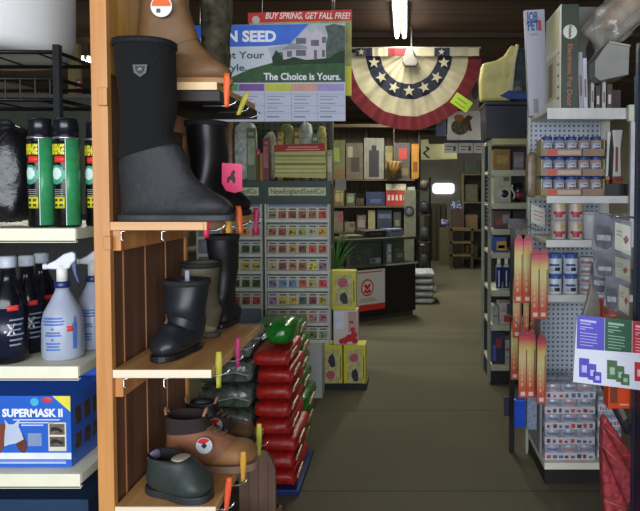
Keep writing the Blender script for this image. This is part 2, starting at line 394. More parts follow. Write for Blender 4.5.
wb = tall_boot('big brown pull-on boot with round white and orange tag on top shelf', (PXI + .008, 1.556, sh[0]), -.01, .236, .44, LEA, LEA, mat('#9a7148', .6), cut=5, hw=.036, top=(.004, .118), ank=(.010, .118), name='work_boot')
rt = MB().lathe([(.0265, 0), (.0265, .0015)], seg=28).build('round_tag', WHITE, wb, (.080, -.0535, .185), (PI / 2, .0, 0))
MB().prism([(.024 * math.cos(a), .024 * math.sin(a)) for a in [PI * k / 14 for k in range(15)]], .0015, .0024, 'XY').build('tag_top', mat('#e2641e', .5), rt)
MB().box(-.012, -.002, -.016, -.006, .0015, .0024).build('tag_mark', mat('#4b4b48', .5), rt)

# middle shelf
nb = tall_boot('small navy black ankle boot turned toward us on the middle shelf', (X(196, 1.60), 1.61, sh[2]), PI + 1.25, .165, .188, mat('#1d1f26', .42, var=.15, scale=30), mat('#1d1f26', .42, var=.15, scale=30), RUB, cut=5, hw=.038, top=(.0, .092), ank=(.005, .085))
MB().prism([(-.006, 0), (.006, 0), (.005, .04), (-.005, .04)], -.001, .001).build('pull_tab', mat('#8b8ea0', .7), nb, (.045, .0, .172), (0, 0, -PI - 1.25))
OL = mat('#5a5240', .7, var=.15, scale=30)
ob = tall_boot('olive and tan lined boot standing behind the navy ankle boot', (X(217, 1.72), 1.73, sh[2]), PI + .06, .142, .215, OL, mat('#857550', .7), mat('#3a3124', .6), cut=5, hw=.038, top=(.0, .10), ank=(.005, .095), liner='#101010')
MB().sell((.112, 0, .034), (.042, .046, .032), .8, .8).build('toe_cap', mat('#a79dac', .7), ob, smooth=True)
tall_boot('slim black tall boot at the far end of the middle shelf', (X(217, 1.81), 1.815, sh[2]), 1.45, .125, .285, mat('#101013', .5), mat('#101013', .5), RUB, cut=5, hw=.029, top=(-.02, .085), ank=(-.005, .075))
# lower shelf: a clog and two work shoes
cl = thing('clog', 'dark green slip-on clog nearest on the bottom visible shelf', 'shoe', (X(144, 1.48), 1.482, sh[3]), -.30)
GRN = mat('#2c3531', .55, var=.15, scale=50, bump=.1)
csec = [(.012, .086, .092, .082, .032), (.006, .06, .118, .083, .037), (.004, .025, .132, .078, .038), (.03, .010, .142, .072, .040), (.08, .008, .155, .060, .044), (.125, .008, .166, .047, .044), (.155, .010, .174, .035, .034), (.172, .014, .179, .026, .014)]
csec = [(a, b * 1.15, c, d * 1.15, e) for a, b, c, d, e in csec]
boot_shell(csec, 'upper', GRN, cl, cap1=True, flat=.006)
sole_part(.178, .044, .018, mat('#23282a', .6), cl)
dd = dense(csec, 4)
MB().rings([foot_ring(s, 24, g) for s, g in ((dd[0], .004), (dd[0], -.004), (dd[2], -.006), (dd[3], -.008))], 0, False, True).build('opening', mat('#14161a', .9), cl, smooth=True)
MB().sell((.018, 0, .083), (.006, .022, .02), .8, .8).build('heel_lining', mat('#7d7590', .8), cl, smooth=True)
MB().sell((.097, 0, .094), (.020, .024, .004), .8, .8).build('lining_edge', mat('#b3a78e', .8), cl, smooth=True)
def work_shoe(label, loc, rz, L, m, toe, solem, collar):
    t = thing('work_shoe', label, 'shoe', loc, rz)
    k = L / .24
    sec = [(.0, .150 * k, .105 * k, .145 * k, .042 * k), (.0, .12 * k, .11 * k, .118 * k, .042 * k), (.0, .085 * k, .125 * k, .108 * k, .042 * k), (-.002, .045, .14 * k, .100 * k, .042 * k), (.006, .018, .15 * k, .095 * k, .042 * k), (.05 * k, .016, .165 * k, .086 * k, .043 * k),
           (.11 * k, .016, .185 * k, .076 * k, .046 * k)]
    toes = [(.11 * k, .016, .185 * k, .076 * k, .046 * k), (.165 * k, .016, .207 * k, .072 * k, .049 * k), (.205 * k, .018, .225 * k, .062 * k, .044 * k), (.228 * k, .022, .236 * k, .046 * k, .026 * k), (.236 * k, .028, .24 * k, .036 * k, .008)]
    d = dense(sec, 4)
    MB().rings([foot_ring(s, 24, 0, .014) for s in d[5:]], 0, False, False).build('upper', m, t, smooth=True)
    boot_shell(toes, 'toe_cap', toe, t, .001, cap1=True, flat=.014)
    up = MB().rings([foot_ring(s, 24, .002) for s in d[:7]], 0, False, False); up.rings([foot_ring(s, 24, g) for s, g in ((d[0], .002), (d[0], -.006), (d[3], -.008), (d[6], -.008))], 0, False, True)
    up.build('collar', collar, t, smooth=True)
    MB().tube([(.095 * k, s_ * .0 + .018, .118 * k) if False else (.1 * k + .006 * math.sin(PI * i / 8), -.012 + .024 * i / 8, (.142 + .020 * math.sin(PI * i / 8)) * k) for i, s_ in enumerate(range(9))], .004, 6).build('pull_loop', mat('#a07050', .8), t, smooth=True)
    MB().tube([(.002 - .006 * math.sin(PI * i / 8), -.012 + .024 * i / 8, (.146 + .018 * math.sin(PI * i / 8)) * k) for i in range(9)], .004, 6).build('heel_loop', mat('#8a6248', .8), t, smooth=True)
    for q in range(3):
        MB().tube([((.112 + .018 * q) * k, -.02, (.108 - .007 * q) * k + .003), ((.125 + .018 * q) * k, 0, (.112 - .008 * q) * k + .004), ((.112 + .018 * q) * k, .02, (.108 - .007 * q) * k + .003)], .003, 6).build('lace', mat('#5b4030', .8), t, smooth=True)
    sole_part(L, .047 * k, .02, solem, t)
    tg = MB().lathe([(.0215, 0), (.0215, .0015)], seg=24).build('round_tag', mat('#b9bcc4', .5), t, (.115 * k, -.051 * k, .082 * k), (PI / 2, 0, 0))
    MB().prism([(.02 * math.cos(a), .02 * math.sin(a)) for a in [PI * .25 + PI * .6 * i / 12 for i in range(13)]] + [(0, .003)], .0015, .0024, 'XY').build('tag_top', RED, tg)
    MB().prism([(-.008, 0), (0, -.008), (.008, 0), (0, .008)], .0015, .0026, 'XY').build('tag_mark', mat('#20263c', .5), tg)
    return t
work_shoe('tan ankle work shoe with round white tag, beside the green clog', (X(164, 1.60), 1.60, sh[3]), .02, .240, mat('#7d4f33', .7, var=.12, scale=40), mat('#8a6236', .7), mat('#7b5f4d', .7), mat('#2a1c1c', .9))
work_shoe('dark brown work shoe behind the tan one on the bottom visible shelf', (X(184, 1.76), 1.765, sh[3]), .0, .20, mat('#2a211d', .7), mat('#5a3c24', .7), mat('#30261f', .7), mat('#121214', .5))
# price tags on the hooks
def hang_tag(label, px, py0, py1, d, col, twist=0, w=.0075, pxb=None, name='hanging_tag', group=None):
    a, b = at(px, py0, d), at(pxb if pxb is not None else px, py1, d)
    n = 8
    def fn(u, v):
        p = a.lerp(b, v); an = twist * v
        q = (u - .5) * w * 2 * (.75 + .25 * math.sin(PI * min(1, v * 1.15 + .1)))
        return (p.x + q * math.cos(an), p.y + q * math.sin(an) + .002, p.z)
    o = MB().grid(fn, 2, n).build(name, mat(col, .55, var=.06), solid=.0008, smooth=True)
    return tag(o, label, 'price tag', group)
hang_tag('orange strip tag hooked on the top boot shelf', 226.5, 73, 107, 1.44, '#e2612a', .6)
hang_tag('yellow-green strip tag swinging from the top boot shelf', 247, 92, 115, 1.62, '#b7b23a', .5, pxb=238)
hang_tag('crimson strip tag under the toe of the grey footed boot', 206, 205, 238, 1.40, '#c11c46', .5)
hang_tag('gold strip tag between crimson and orange tags below the boot toe', 228, 212, 233, 1.50, '#cf9a2e', .5)
hang_tag('orange strip tag below the toe of the plain black boot', 238, 206, 233, 1.54, '#e0632a', .8, pxb=241)
hang_tag('dark magenta strip tag farthest along the upper middle shelf', 256, 208, 234, 1.70, '#9a1f4e', .5)
hang_tag('yellow-green strip tag near the front of the middle shelf edge', 218.5, 352, 388, 1.43, '#a9a534', .6)
hang_tag('magenta strip tag toward the back of the middle shelf edge', 237.5, 338, 367, 1.55, '#9c1f58', .4)
hang_tag('red-orange strip tag nearest on the bottom visible shelf edge', 229, 478, 512, 1.43, '#d9502a', .5, pxb=226)
hang_tag('gold strip tag in the middle of the bottom visible shelf edge', 243, 452, 482, 1.53, '#c98f2c', .5)
hang_tag('yellow-green strip tag at the far end of the bottom visible shelf edge', 259, 424, 456, 1.70, '#a9a534', .5)
pk = thing('hanging_card', 'bright pink tag with black animal figure hanging from the plain black boot', 'tag', at(232, 178, 1.60))
MB().prism([(-.026, .040), (.028, .037), (.027, -.034), (.008, -.040), (-.016, -.034), (-.027, -.014)], -.001, .001).build('card', mat('#d3285e', .5), pk)
MB().prism([(-.014, -.012), (-.012, .002), (-.004, .006), (.0, .018), (.006, .022), (.010, .016), (.006, .008), (.010, -.002), (.008, -.014), (.003, -.014), (.0, -.005), (-.006, -.006), (-.009, -.014)], -.0016, -.0008).build('animal_figure', mat('#2a1018', .6), pk)

# ------------------------------------------------------------------ cream metal shelving at the left
GD = 1.52; GX = X(75, GD)
gz = [Z(228.5, GD), Z(366.5, GD), Z(474, GD)]
gon = thing('metal_shelving', 'cream metal store shelving holding sprays and boxed fly masks', 'shelving', (0, 0, 0))
for i, z in enumerate(gz):
    th = .034 if i < 2 else .036
    s = MB().box(GX - 1.1, GX, GD + .003, GD + .5, z - .028, z).build('shelf', CREAM, gon, bevel=.003)
    MB().box(GX - 1.1, GX - .001, GD, GD + .003, z - th, z).box(GX - 1.1, GX, GD, GD + .010, z - th - .002, z - th + .003).build('price_rail', CREAM, s)
MB().box(GX - 1.1, GX, GD + .50, GD + .512, 0, gz[0] + .02).build('back_panel', pegmat('#16181c', '#050505'), gon)
MB().box(GX - .03, GX, GD + .512, GD + .54, 0, gz[0] + .10).build('upright', DKMET, gon)
MB().box(GX - 1.1, GX, GD - .02, GD + .5, .1, .14).box(GX - 1.1, GX, GD, GD + .5, 0, .1).build('base_deck', mat('#202124', .5), gon)
gz = [z + .0012 for z in gz]
# aerosol cans
def aerosol(label, x, y, z, r, h, spin):
    t = thing('aerosol_can', label, 'spray can', (x, y, z), spin, 'green and black aerosol cans')
    MB().lathe([(r * .95, 0), (r, .004), (r, h * .80), (r * .97, h * .815)], seg=28).build('body', mat('#0e1010', .25, .3), t, smooth=True)
    MB().patch(r, .10, 1.5, .004, h * .80, t=.0005).build('green_panel', mat('#37905a', .3, var=.12, scale=60), t, smooth=True)
    MB().patch(r, .06, .10, .004, h * .80, t=.0007, n=2).build('white_stripe', mat('#dfe5e5', .3), t)
    MB().lathe([(r * 1.0, 0), (r * 1.03, .003), (r * 1.0, .006)], (0, 0, h * .80), seg=28).build('rim', STEEL, t, smooth=True)
    MB().lathe([(r * .93, 0), (r * .90, h * .15), (r * .80, h * .175), (r * .3, h * .18)], (0, 0, h * .815), seg=28).build('cap', mat('#15181f', .25), t, smooth=True)
    MB().patch(r, -1.35, .05, h * .60, h * .78, t=.0004).build('name_band', mat('#14150f', .3), t, smooth=True)
    text('REVENGE', h * .12, mat('#d8cf2a', .4), t, (-r * math.sin(.62), -r * math.cos(.62), h * .70), width=r * 1.25, rot=(PI / 2, 0, -.62), wrap=r + .0006, bold=.002)
    MB().patch(r, -.85, .02, h * .585, h * .645, t=.0009).build('red_sticker', mat('#e33a30', .4), t, smooth=True)
    gr = MB()
    for q, c in ((.0, 0),):
        for k in range(9):
            a0 = -1.35 + 1.38 * k / 9; a1 = a0 + 1.38 / 9; u0 = (k + .5) / 9 * 2 - 1; hh = math.sqrt(max(0, 1 - u0 * u0)) * h * .088
            gr.patch(r, a0, a1, h * .475 - hh, h * .475 + hh, t=.0008, n=1)
    gr.build('round_seal', mat('#3f9a78', .4), t)
    gi = MB()
    for k in range(7):
        a0 = -1.08 + .84 * k / 7; a1 = a0 + .84 / 7; u0 = (k + .5) / 7 * 2 - 1; hh = math.sqrt(max(0, 1 - u0 * u0)) * h * .055
        gi.patch(r, a0, a1, h * .485 - hh, h * .485 + hh, t=.0012, n=1)
    gi.build('seal_center', mat('#cfe6dc', .4), t)
    for k in range(5): MB().patch(r, -.9, -.15, h * (.335 - .018 * k), h * (.341 - .018 * k), t=.0006).build('print_line', mat('#9aa0a0', .4), t)
    MB().patch(r, -.92, -.02, h * .17, h * .275, t=.0008).build('yellow_square', mat('#d8d022', .4), t, smooth=True)
    for a in (-.72, -.3):
        for v in (.235, .19):
            MB().patch(r, a - .13, a + .13, h * v, h * (v + .02), t=.0012, n=3).patch(r, a - .11, a - .06, h * (v - .012), h * v, t=.0012, n=1).patch(r, a + .06, a + .11, h * (v - .012), h * v, t=.0012, n=1).build('animal_mark', mat('#1c1c10', .5), t)
ch = .288; cr0 = .0325
for k, (px, lab) in enumerate([(42, 'leftmost aerosol can, green panel facing front, beside the dark bag'), (67.5, 'middle aerosol can of the three on the upper cream shelf'), (85, 'rightmost aerosol can, half hidden behind the pine post')]):
    aerosol(lab, X(px, 1.60) + (.008 if k == 2 else 0), 1.60 + (.055 if k == 2 else 0), gz[0], cr0, ch, .30 + .04 * k)
0 and aerosol('aerosol can at the back of the upper cream shelf, only its side showing', X(46, 1.60) - .005, 1.70, gz[0], cr0, ch, 1.3)
bg = thing('black_bag', 'shiny dark bag slumped at the left of the aerosol cans', 'bag', (X(2, 1.64), 1.66, gz[0] + .010))
MB().sell((0, 0, .13), (.075, .07, .13), .55, .6, 24, 14, noise=.10, seed=3).build('sack', mat('#141517', .28, var=.3, scale=20, bump=.6), bg, smooth=True)
MB().sell((-.01, -.015, .235), (.055, .04, .045), .8, .8, 20, 8, noise=.2, seed=5).build('folded_top', mat('#1b1c1e', .3, bump=.5), bg, smooth=True)
MB().tube([(-.05, -.068, .03), (-.02, -.088, .12), (.02, -.08, .2), (.04, -.05, .24)], .005, 8).build('strap', mat('#2c2d30', .4), bg, smooth=True)
# dark bottles
def dark_bottle(label, x, y, z, k=1.0, spin=0):
    t = thing('dark_bottle', label, 'bottle', (x, y, z), spin, 'dark bottles with white caps')
    r = .043 * k
    MB().lathe([(r * .9, 0), (r, .006), (r, .15 * k), (r * .93, .17 * k), (r * .55, .205 * k), (r * .42, .22 * k), (r * .42, .247 * k)], seg=28).build('body', mat('#10121a', .18, .1), t, smooth=True)
    MB().lathe([(r * .46, 0), (r * .48, .004), (r * .48, .026 * k), (r * .4, .03 * k)], (0, 0, .247 * k), seg=24).build('cap', mat('#b8bcc8', .4), t, smooth=True)
    MB().patch(r, -1.2, 1.2, .02, .145 * k, t=.0006).build('label_wrap', mat('#141a30', .3), t, smooth=True)
    for q in range(6): MB().patch(r, .15, .95 - .1 * (q % 3), .112 * k - q * .013, .116 * k - q * .013, t=.001).build('print_line', mat('#8e94a4', .4), t)
    MB().patch(r, .05, .65, .138 * k, .152 * k, t=.0014).build('price_sticker', mat('#e34235', .4), t, smooth=True)
    text('-X', .04, mat('#d8dce4', .4), t, (r * math.sin(.15), -r * math.cos(.15), .088 * k), width=.026, rot=(PI / 2, 0, .15), wrap=r + .001, bold=.001)
dark_bottle('dark bottle nearest the left edge with -X on its label', X(6, 1.57), 1.57, gz[1], 1, .45)
dark_bottle('dark bottle second along, just behind the nearest one', X(24, 1.66), 1.665, gz[1], .97, .5)
dark_bottle('dark bottle third along, partly behind the white spray bottle', X(38, 1.75), 1.76, gz[1], .96, .6)
def spray(label, x, y, z, spin=0):
    t = thing('spray_bottle', label, 'spray bottle', (x, y, z), spin, 'translucent white spray bottles')
    r = .052
    fro = mat('#a4abbc', .3, var=.04); bl = mat('#4a70ba', .4)
    MB().lathe([(r * .86, 0), (r * .98, .006), (r, .03), (r * .97, .10), (r * .88, .125), (r * .62, .15), (r * .36, .178), (r * .30, .19)], seg=32).build('bottle', fro, t, smooth=True)
    MB().lathe([(r * .36, 0), (r * .38, .004), (r * .38, .014), (r * .33, .017)], (0, 0, .189), seg=24).build('collar', mat('#1f2c66', .35), t, smooth=True)
    MB().lathe([(r * .26, 0), (r * .26, .045)], (0, 0, .205), seg=20).build('neck', WHITE, t, smooth=True)
    MB().prism([(-.034, .036), (-.037, .043), (-.030, .050), (-.014, .058), (.006, .074), (.026, .080), (.034, .074), (.034, .056), (.024, .046), (.018, .034), (-.016, .034)], -.0125, .0125).build('spray_head', mat('#d9dce4', .35), t, (0, 0, .205), bevel=.004)
    MB().prism([(.020, .050), (.034, .058), (.036, .02), (.043, -.004), (.037, -.007), (.027, .018)], -.007, .007).build('trigger', mat('#1f2c66', .35), t, (0, 0, .205), bevel=.002)
    MB().lathe([(.008, 0), (.008, .010)], seg=14).build('nozzle', mat('#d9dce4', .35), t, (-.034, 0, .247), (0, -PI / 2, 0))
    for q, (wd, v) in enumerate([(.46, .112), (.55, .104), (.5, .096), (.06, .084), (.34, .074), (.4, .067), (.06, .056), (.36, .046), (.30, .038), (.36, .030)]):
        MB().patch(r, -.38 - wd, -.38 + wd, v, v + .0045, t=.0008 + (r * .0)).build('print_line', bl, t)
    MB().patch(r, .55, .75, .03, .10, t=.0008).patch(r, .62, .70, .10, .115, t=.0008).build('figure_print', bl, t)
    MB().patch(r, .28, .56, .078, .092, t=.0013).build('price_sticker', mat('#e8483a', .4), t, smooth=True)
spray('white translucent spray bottle with blue print and red sticker', X(61.5, 1.61), 1.605, gz[1], .40)
spray('second translucent spray bottle, mostly hidden by the pine post', X(93, 1.70) - .012, 1.715, gz[1], .40)
# blue boxes
def mask_box(label, x1, yf, z, w, h, front=True):
    t = thing('fly_mask_box', label, 'box', (x1 - w, yf, z), 0, 'blue boxed fly masks')
    MB().box(0, w, 0, .17, 0, h).build('carton', mat('#2b62c4', .35, var=.06), t, bevel=.0015)
    if not front: return t
    P = lambda n, c, u0, u1, v0, v1, k=1: MB().box(u0 * w, u1 * w, -.0006 * k, .0002, v0 * h, v1 * h).build(n, c, t)
    P('white_band', mat('#e4e8ee', .4), 0, 1, .115, .205); P('print_strip', mat('#c8d4ea', .4), .02, .96, .055, .072); P('print_strip', mat('#c8d4ea', .4), .02, .96, .085, .092)
    text('SUPERMASK II', h * .15, mat('#eef1f6', .4), t, (w * .725, -.001, h * .76), width=w * .44, bold=.0012)
    P('print_line', mat('#d5dff2', .4), .58, .92, .66, .675); P('print_line', mat('#d5dff2', .4), .6, .88, .62, .635); P('print_line', mat('#d5dff2', .4), .64, .8, .585, .60)
    P('gray_patch', mat('#7f93b4', .5), .685, .785, .30, .48)
    P('photo_panel', mat('#d9d2bc', .5), .835, .965, .23, .63, 1)
    P('photo_print', mat('#6b5a48', .6, var=.5, scale=60), .845, .955, .46, .61, 2); P('photo_print', mat('#5c5148', .6, var=.5, scale=60), .845, .955, .29, .43, 2)
    for v in (.51, .34):
        MB().prism([(w * .85, h * v), (w * .865, h * (v + .06)), (w * .91, h * (v + .05)), (w * .945, h * (v + .01)), (w * .935, h * (v - .02)), (w * .90, h * (v + .01))], -.0018, 0).build('animal_print', mat('#1b1512', .6), t)
    MB().prism([(w * .87, h), (w, h), (w, h * .78)], -.0008, .0002).build('corner_flash', mat('#e8d84a', .4), t)
    MB().lathe([(.011, 0), (.011, .0012)], seg=16).build('star_mark', mat('#4ab3d8', .4), t, (w * .74, 0, h * .92), (PI / 2, 0, 0))
    MB().sell((w * .83, 0, h * .945), (.013, .0014, .007), 1, 1).build('red_oval', mat('#e0352c', .4), t)
    # horse head wearing a white mesh mask, ears up, muzzle to the right
    g = lambda px, py: (w + (px - 69.5) * yf / 600, Z(py, yf) - z)
    MB().prism([g(-14, 461), g(-14, 428), g(-6, 424), g(3, 424), g(8, 428), g(6, 440), g(-2, 452), g(-6, 461)], -.0014, 0).build('horse_neck', mat('#7a3c22', .6), t)
    MB().prism([g(14, 434), g(20, 433), g(24, 441), g(25, 448), g(22, 453), g(18, 452), g(14, 445)], -.0016, 0).build('horse_muzzle', mat('#5c2f1e', .6), t)
    MB().prism([g(2, 446), g(3, 432), g(4, 426), g(3, 419), g(7, 424), g(12, 424), g(19, 418), g(17, 426), g(20, 433), g(22, 439), g(14, 443), g(8, 444)], -.0026, -.0012).build('mask_print', mat('#bcc6da', .6, var=.1), t)
    for k in range(6): MB().box(w - .0002, w + .0006, .02 + .045 * (k % 3), .05 + .045 * (k % 3), h * (.2 if k < 3 else .55), h * (.42 if k < 3 else .8)).build('side_print', mat('#4a4038', .5, var=.5, scale=50), t)
    return t
mx = X(69.5, GD + .05)
mask_box('bright blue fly mask box with horse head picture on cream shelf', mx, GD + .035, gz[2], .36, Z(396, GD + .035) - gz[2])
mask_box('second blue mask box standing just behind the front one', mx - .004, GD + .215, gz[2], .36, .225, False)
tag(bx('dark_crate', mat('#15171c', .5), GX - .6, GX - .35, GD + .06, GD + .4, .1415, .141 + .46), 'black crate at the left on the lowest deck', 'crate')
tag(bx('blue_carton', mat('#1d3654', .5), GX - .33, GX - .03, GD + .09, GD + .4, .1415, .141 + .52), 'dark blue carton under the lowest cream shelf', 'box')
# black wire rack on the top shelf with a big white tub on it
wr = thing('wire_rack', 'black two-tier wire rack standing behind the aerosol cans', 'wire rack', (0, 0, 0))
RX0, RX1, RY0, RY1 = -1.62, X(62, 1.77), 1.76, 1.985
for x in (RX0, RX1):
    for y in (RY0, RY1): MB().box(x - .009, x + .009, y - .009, y + .009, gz[0], Z(45, 1.76)).build('post', DKMET, wr)
for z in (Z(50, 1.75), Z(77, 1.75), Z(98, 1.75)):
    fr = MB().tube([(RX0, RY0, z), (RX1, RY0, z - .004), (RX1, RY1, z), (RX0, RY1, z)], .006, 8, closed=True); fr.build('rim_wire', DKMET, wr, smooth=True)
for z in (Z(50, 1.75), Z(98, 1.75)):
    for k in range(4):
        x = RX0 + (RX1 - RX0) * (k + .5) / 4
        MB().tube([(x, RY0, z), (x, RY1, z)], .0028, 6).build('wire', DKMET, wr)
for k in range(14):
    x = RX0 + (RX1 - RX0) * (k + .5) / 14
    MB().tube([(x, RY0 - .003, Z(77, 1.75)), (x, RY0 - .003, Z(98, 1.75))], .002, 6).build('wire', DKMET, wr)
tz = Z(50, 1.75) + .007
tb = thing('white_tub', 'big round white plastic tub at the top left corner', 'tub', (X(-21, 1.87), 1.88, tz))
MB().lathe([(.205, 0), (.240, .008), (.262, .030), (.268, .08), (.275, .42), (.283, .425), (.283, .44), (.26, .44), (.255, .06), (.0, .05)], seg=48, cap1=False).build('tub_wall', mat('#f1efec', .45, var=.02), tb, smooth=True)
MB().lathe([(.288, 0), (.288, .02), (.27, .03)], (0, 0, .44), seg=48).build('lid', mat('#c9c5c2', .45, var=.02), tb, smooth=True)
# ------------------------------------------------------------------ hanging posters
def P2(px, py, d, o): # pixel -> local of an object standing at o
    p = at(px, py, d); return (p.x - o.x, p.z - o.z)
SD = 3.0
o0 = at(262, 72, SD)
ps = thing('hanging_poster', 'lawn seed poster with white house photo and blue band', 'poster', o0)
L_ = lambda px, py: P2(px, py, SD, o0)
def flat(name, m, parent, pts, k=1, t=.001): return MB().prism(pts, -t * k, .0004, 'XZ').build(name, m, parent)
def q4(f, x0, y0, x1, y1): return [f(x0, y1), f(x1, y1), f(x1, y0), f(x0, y0)]
MB().prism([L_(168, 122), L_(345.5, 121), L_(345, 23), L_(168, 26)], 0, .004, 'XZ').build('board', mat('#c9cfd8', .5, var=.03), ps)
flat('blue_band', mat('#3067cf', .45), ps, [L_(168, 48), L_(225, 47), L_(268, 46), L_(290, 44), L_(303, 30), L_(309, 24), L_(168, 26)])
flat('photo_sky', mat('#aab4b8', .5, var=.15), ps, [L_(268, 48), L_(290, 44), L_(303, 30), L_(309, 24), L_(345, 23), L_(345, 64), L_(274, 66)])
flat('photo_trees', mat('#4f5b52', .6, var=.4, scale=40), ps, [L_(274, 66), L_(274, 56), L_(280, 52), L_(300, 58), L_(322, 58), L_(328, 36), L_(325, 26), L_(334, 24), L_(345, 26), L_(345, 66)], 1.3)
hs = flat('photo_house', mat('#c6bcc4', .5), ps, [L_(283, 62), L_(283, 50), L_(292, 45), L_(295, 40), L_(302, 34), L_(306, 28), L_(312, 35), L_(316, 29), L_(321, 32), L_(326, 40), L_(326, 61)], 1.7)
for (a, b, c, d) in ((296, 38, 306, 44), (311, 40, 319, 46), (322, 37, 326, 43), (296, 50, 306, 56), (287, 51, 292, 57), (314, 50, 317, 59), (322, 50, 325, 57)):
    flat('window_print', mat('#5b6472', .5), hs, q4(L_, a, b, c, d), 2.0)
flat('roof_print', mat('#8d8e98', .5), hs, [L_(281, 50), L_(292, 43), L_(306, 46), L_(308, 49)], 1.9)
flat('lawn_print', mat('#31562e', .6, var=.25, scale=30), ps, [L_(215, 83), L_(230, 78), L_(250, 69), L_(272, 63), L_(300, 62), L_(345, 60), L_(345, 82)], 1.8)
flat('shrub_print', mat('#223d22', .7, var=.3, scale=60), ps, [L_(273, 66), L_(272, 58), L_(276, 50), L_(281, 55), L_(284, 60), L_(294, 57), L_(306, 60), L_(330, 58), L_(336, 53), L_(345, 50), L_(345, 63), L_(310, 64)], 2.2)
W_ = mat('#eceef2', .45, var=.02)
def ptext(s, px0, px1, py, hpx, m, f, par, d, k=.0026, bold=.0, shear=0):
    x0, z = f(px0, py); x1, _ = f(px1, py)
    return text(s, hpx / FL * d * 1.38, m, par, ((x0 + x1) / 2, -k, z), width=x1 - x0, bold=bold, shear=shear)
ptext('LAWN SEED', 193, 276, 37, 10.5, W_, L_, ps, SD, bold=.003)
ptext('Complement Your', 172, 264, 55.5, 7, mat('#2c5b4a', .5), L_, ps, SD, bold=.0008)
ptext('Lifestyle,', 205, 247, 68, 7, mat('#2c5b4a', .5), L_, ps, SD, bold=.0008)
ptext('The Choice is Yours.', 264, 341, 77, 7, W_, L_, ps, SD, bold=.0012)
flat('swirl_print', W_, ps, [L_(181, 46), L_(182, 34), L_(186, 31), L_(189, 38), L_(191.5, 47), L_(189, 47), L_(186.5, 37), L_(184.5, 38), L_(184, 46)], 2)
flat('lower_table', mat('#bfc2d4', .5, var=.03), ps, [L_(168, 121.5), L_(345.3, 120.5), L_(345.2, 82.5), L_(168, 83)])
for a, b, c in ((228, 238, '#4c8c55'), (239, 264, '#7a4a98'), (265, 291, '#c2c32e'), (292, 317, '#d39a86'), (318, 344, '#9d92c2')):
    flat('column_header', mat(c, .5), ps, q4(L_, a, 84, b, 91), 1.6)
    for k, (u, v) in enumerate([(96, .8), (99, .6), (103, .7), (107.5, .5), (111, .75), (116, .55)]):
        flat('print_line', mat('#8084a0', .5), ps, q4(L_, a + 2, u, a + 2 + (b - a - 4) * v, u + (1.6 if k == 5 else .8)), 1.5)
for x in (264.5, 291.5, 317.5, 238.5): flat('column_rule', mat('#9a9db4', .5), ps, q4(L_, x - .3, 83, x + .3, 121), 1.5)
for v in (94, 105.5, 113): flat('column_rule', mat('#9a9db4', .5), ps, q4(L_, 228, v, 345, v + .5), 1.5)
for px in (200, 334):
    a = L_(px, 24); MB().tube([(a[0], .002, a[1]), (a[0] + .01, .002, H - o0.z)], .0012, 6).build('hanging_wire', STEEL, ps)
BD2 = 3.15; o1 = at(302, 50, BD2); M_ = lambda px, py: P2(px, py, BD2, o1)
p2 = thing('hanging_poster', 'red-topped sale poster peeking out behind the lawn seed poster', 'poster', o1)
MB().prism([M_(249, 95), M_(351.5, 96), M_(351.5, 9.5), M_(249, 13)], 0, .004, 'XZ').build('board', mat('#c8b860', .5, h2='#6f8a5c', scale=20), p2)
flat('red_band', mat('#c11f1d', .45), p2, [M_(248, 23), M_(352, 20.5), M_(352, 9.5), M_(248, 13)])
ptext('BUY SPRING, GET FALL FREE!', 265, 350, 16.2, 6.3, mat('#f0dfd4', .5), M_, p2, BD2, bold=.0008, shear=.25)
flat('yellow_block', mat('#d8cf3c', .5), p2, q4(M_, 345, 66, 351.5, 95)); flat('round_print', mat('#b9b3a4', .5), p2, [M_(256 + 4 * math.cos(a), 20 + 4 * math.sin(a)) for a in [2 * PI * k / 14 for k in range(14)]], 2)
for px in (262, 332):
    a = M_(px, 12); MB().tube([(a[0], .002, a[1]), (a[0] + .012, .002, H - o1.z)], .0012, 6).build('hanging_wire', STEEL, p2)

# ------------------------------------------------------------------ bunting
FD = 6.0; fo = at(409, 52, FD); s1 = FD / FL
fb = thing('hanging_bunting', 'half-round patriotic bunting with white stars hanging above the aisle', 'bunting', fo)
RXm, RZm = 72 * s1, 77 * s1
def fan(r0, r1, name, m, dy=0):
    def fn(u, v):
        a = PI * u; r = r0 + (r1 - r0) * v
        pl = .022 * r * math.cos(a * 22) + .03 * math.sin(r * 3)
        rr = r * (1 + .005 * math.cos(a * 11))
        return (-RXm * rr * math.cos(a), pl + dy, -RZm * rr * math.sin(a) * (.97 + .03 * math.sin(a)))
    return MB().grid(fn, 132, 6).build(name, m, fb, smooth=True)
WF = mat('#b0a78a', .8, var=.22, scale=5); NV = mat('#1d2233', .8, var=.12, scale=20); RF = mat('#641019', .8, var=.12, scale=20)
fan(.06, .40, 'inner_field', WF); sb = fan(.40, .60, 'star_band', NV); fan(.60, .82, 'white_band', WF); fan(.82, 1.0, 'red_band', RF)
for k in range(7):
    a = PI * (.09 + .82 * k / 6); r = .5; cx, cz = -RXm * r * math.cos(a), -RZm * r * math.sin(a); tilt = a - PI / 2
    pts = []
    for q in range(10):
        rr = .058 if q % 2 == 0 else .024; an = PI / 2 + q * PI / 5 - tilt * 0 + (PI / 2 - a) * -1
        pts.append((cx + rr * math.cos(an), cz + rr * math.sin(an)))
    MB().prism(pts, -.022, -.016, 'XZ').build('star', WF, sb)
hx = lambda px: (px - 409) * s1
for a, b, m in ((356, 373, NV), (373, 388, WF), (388, 407, RF), (407, 434, WF), (434, 449, NV), (449, 478, WF)):
    MB().grid(lambda u, v, a=a, b=b: (hx(a + (b - a) * u), -.045 + .006 * math.sin(u * 12), (52 - (49 + 8 * v)) * s1), 10, 2).build('header_block', m, fb, smooth=True)
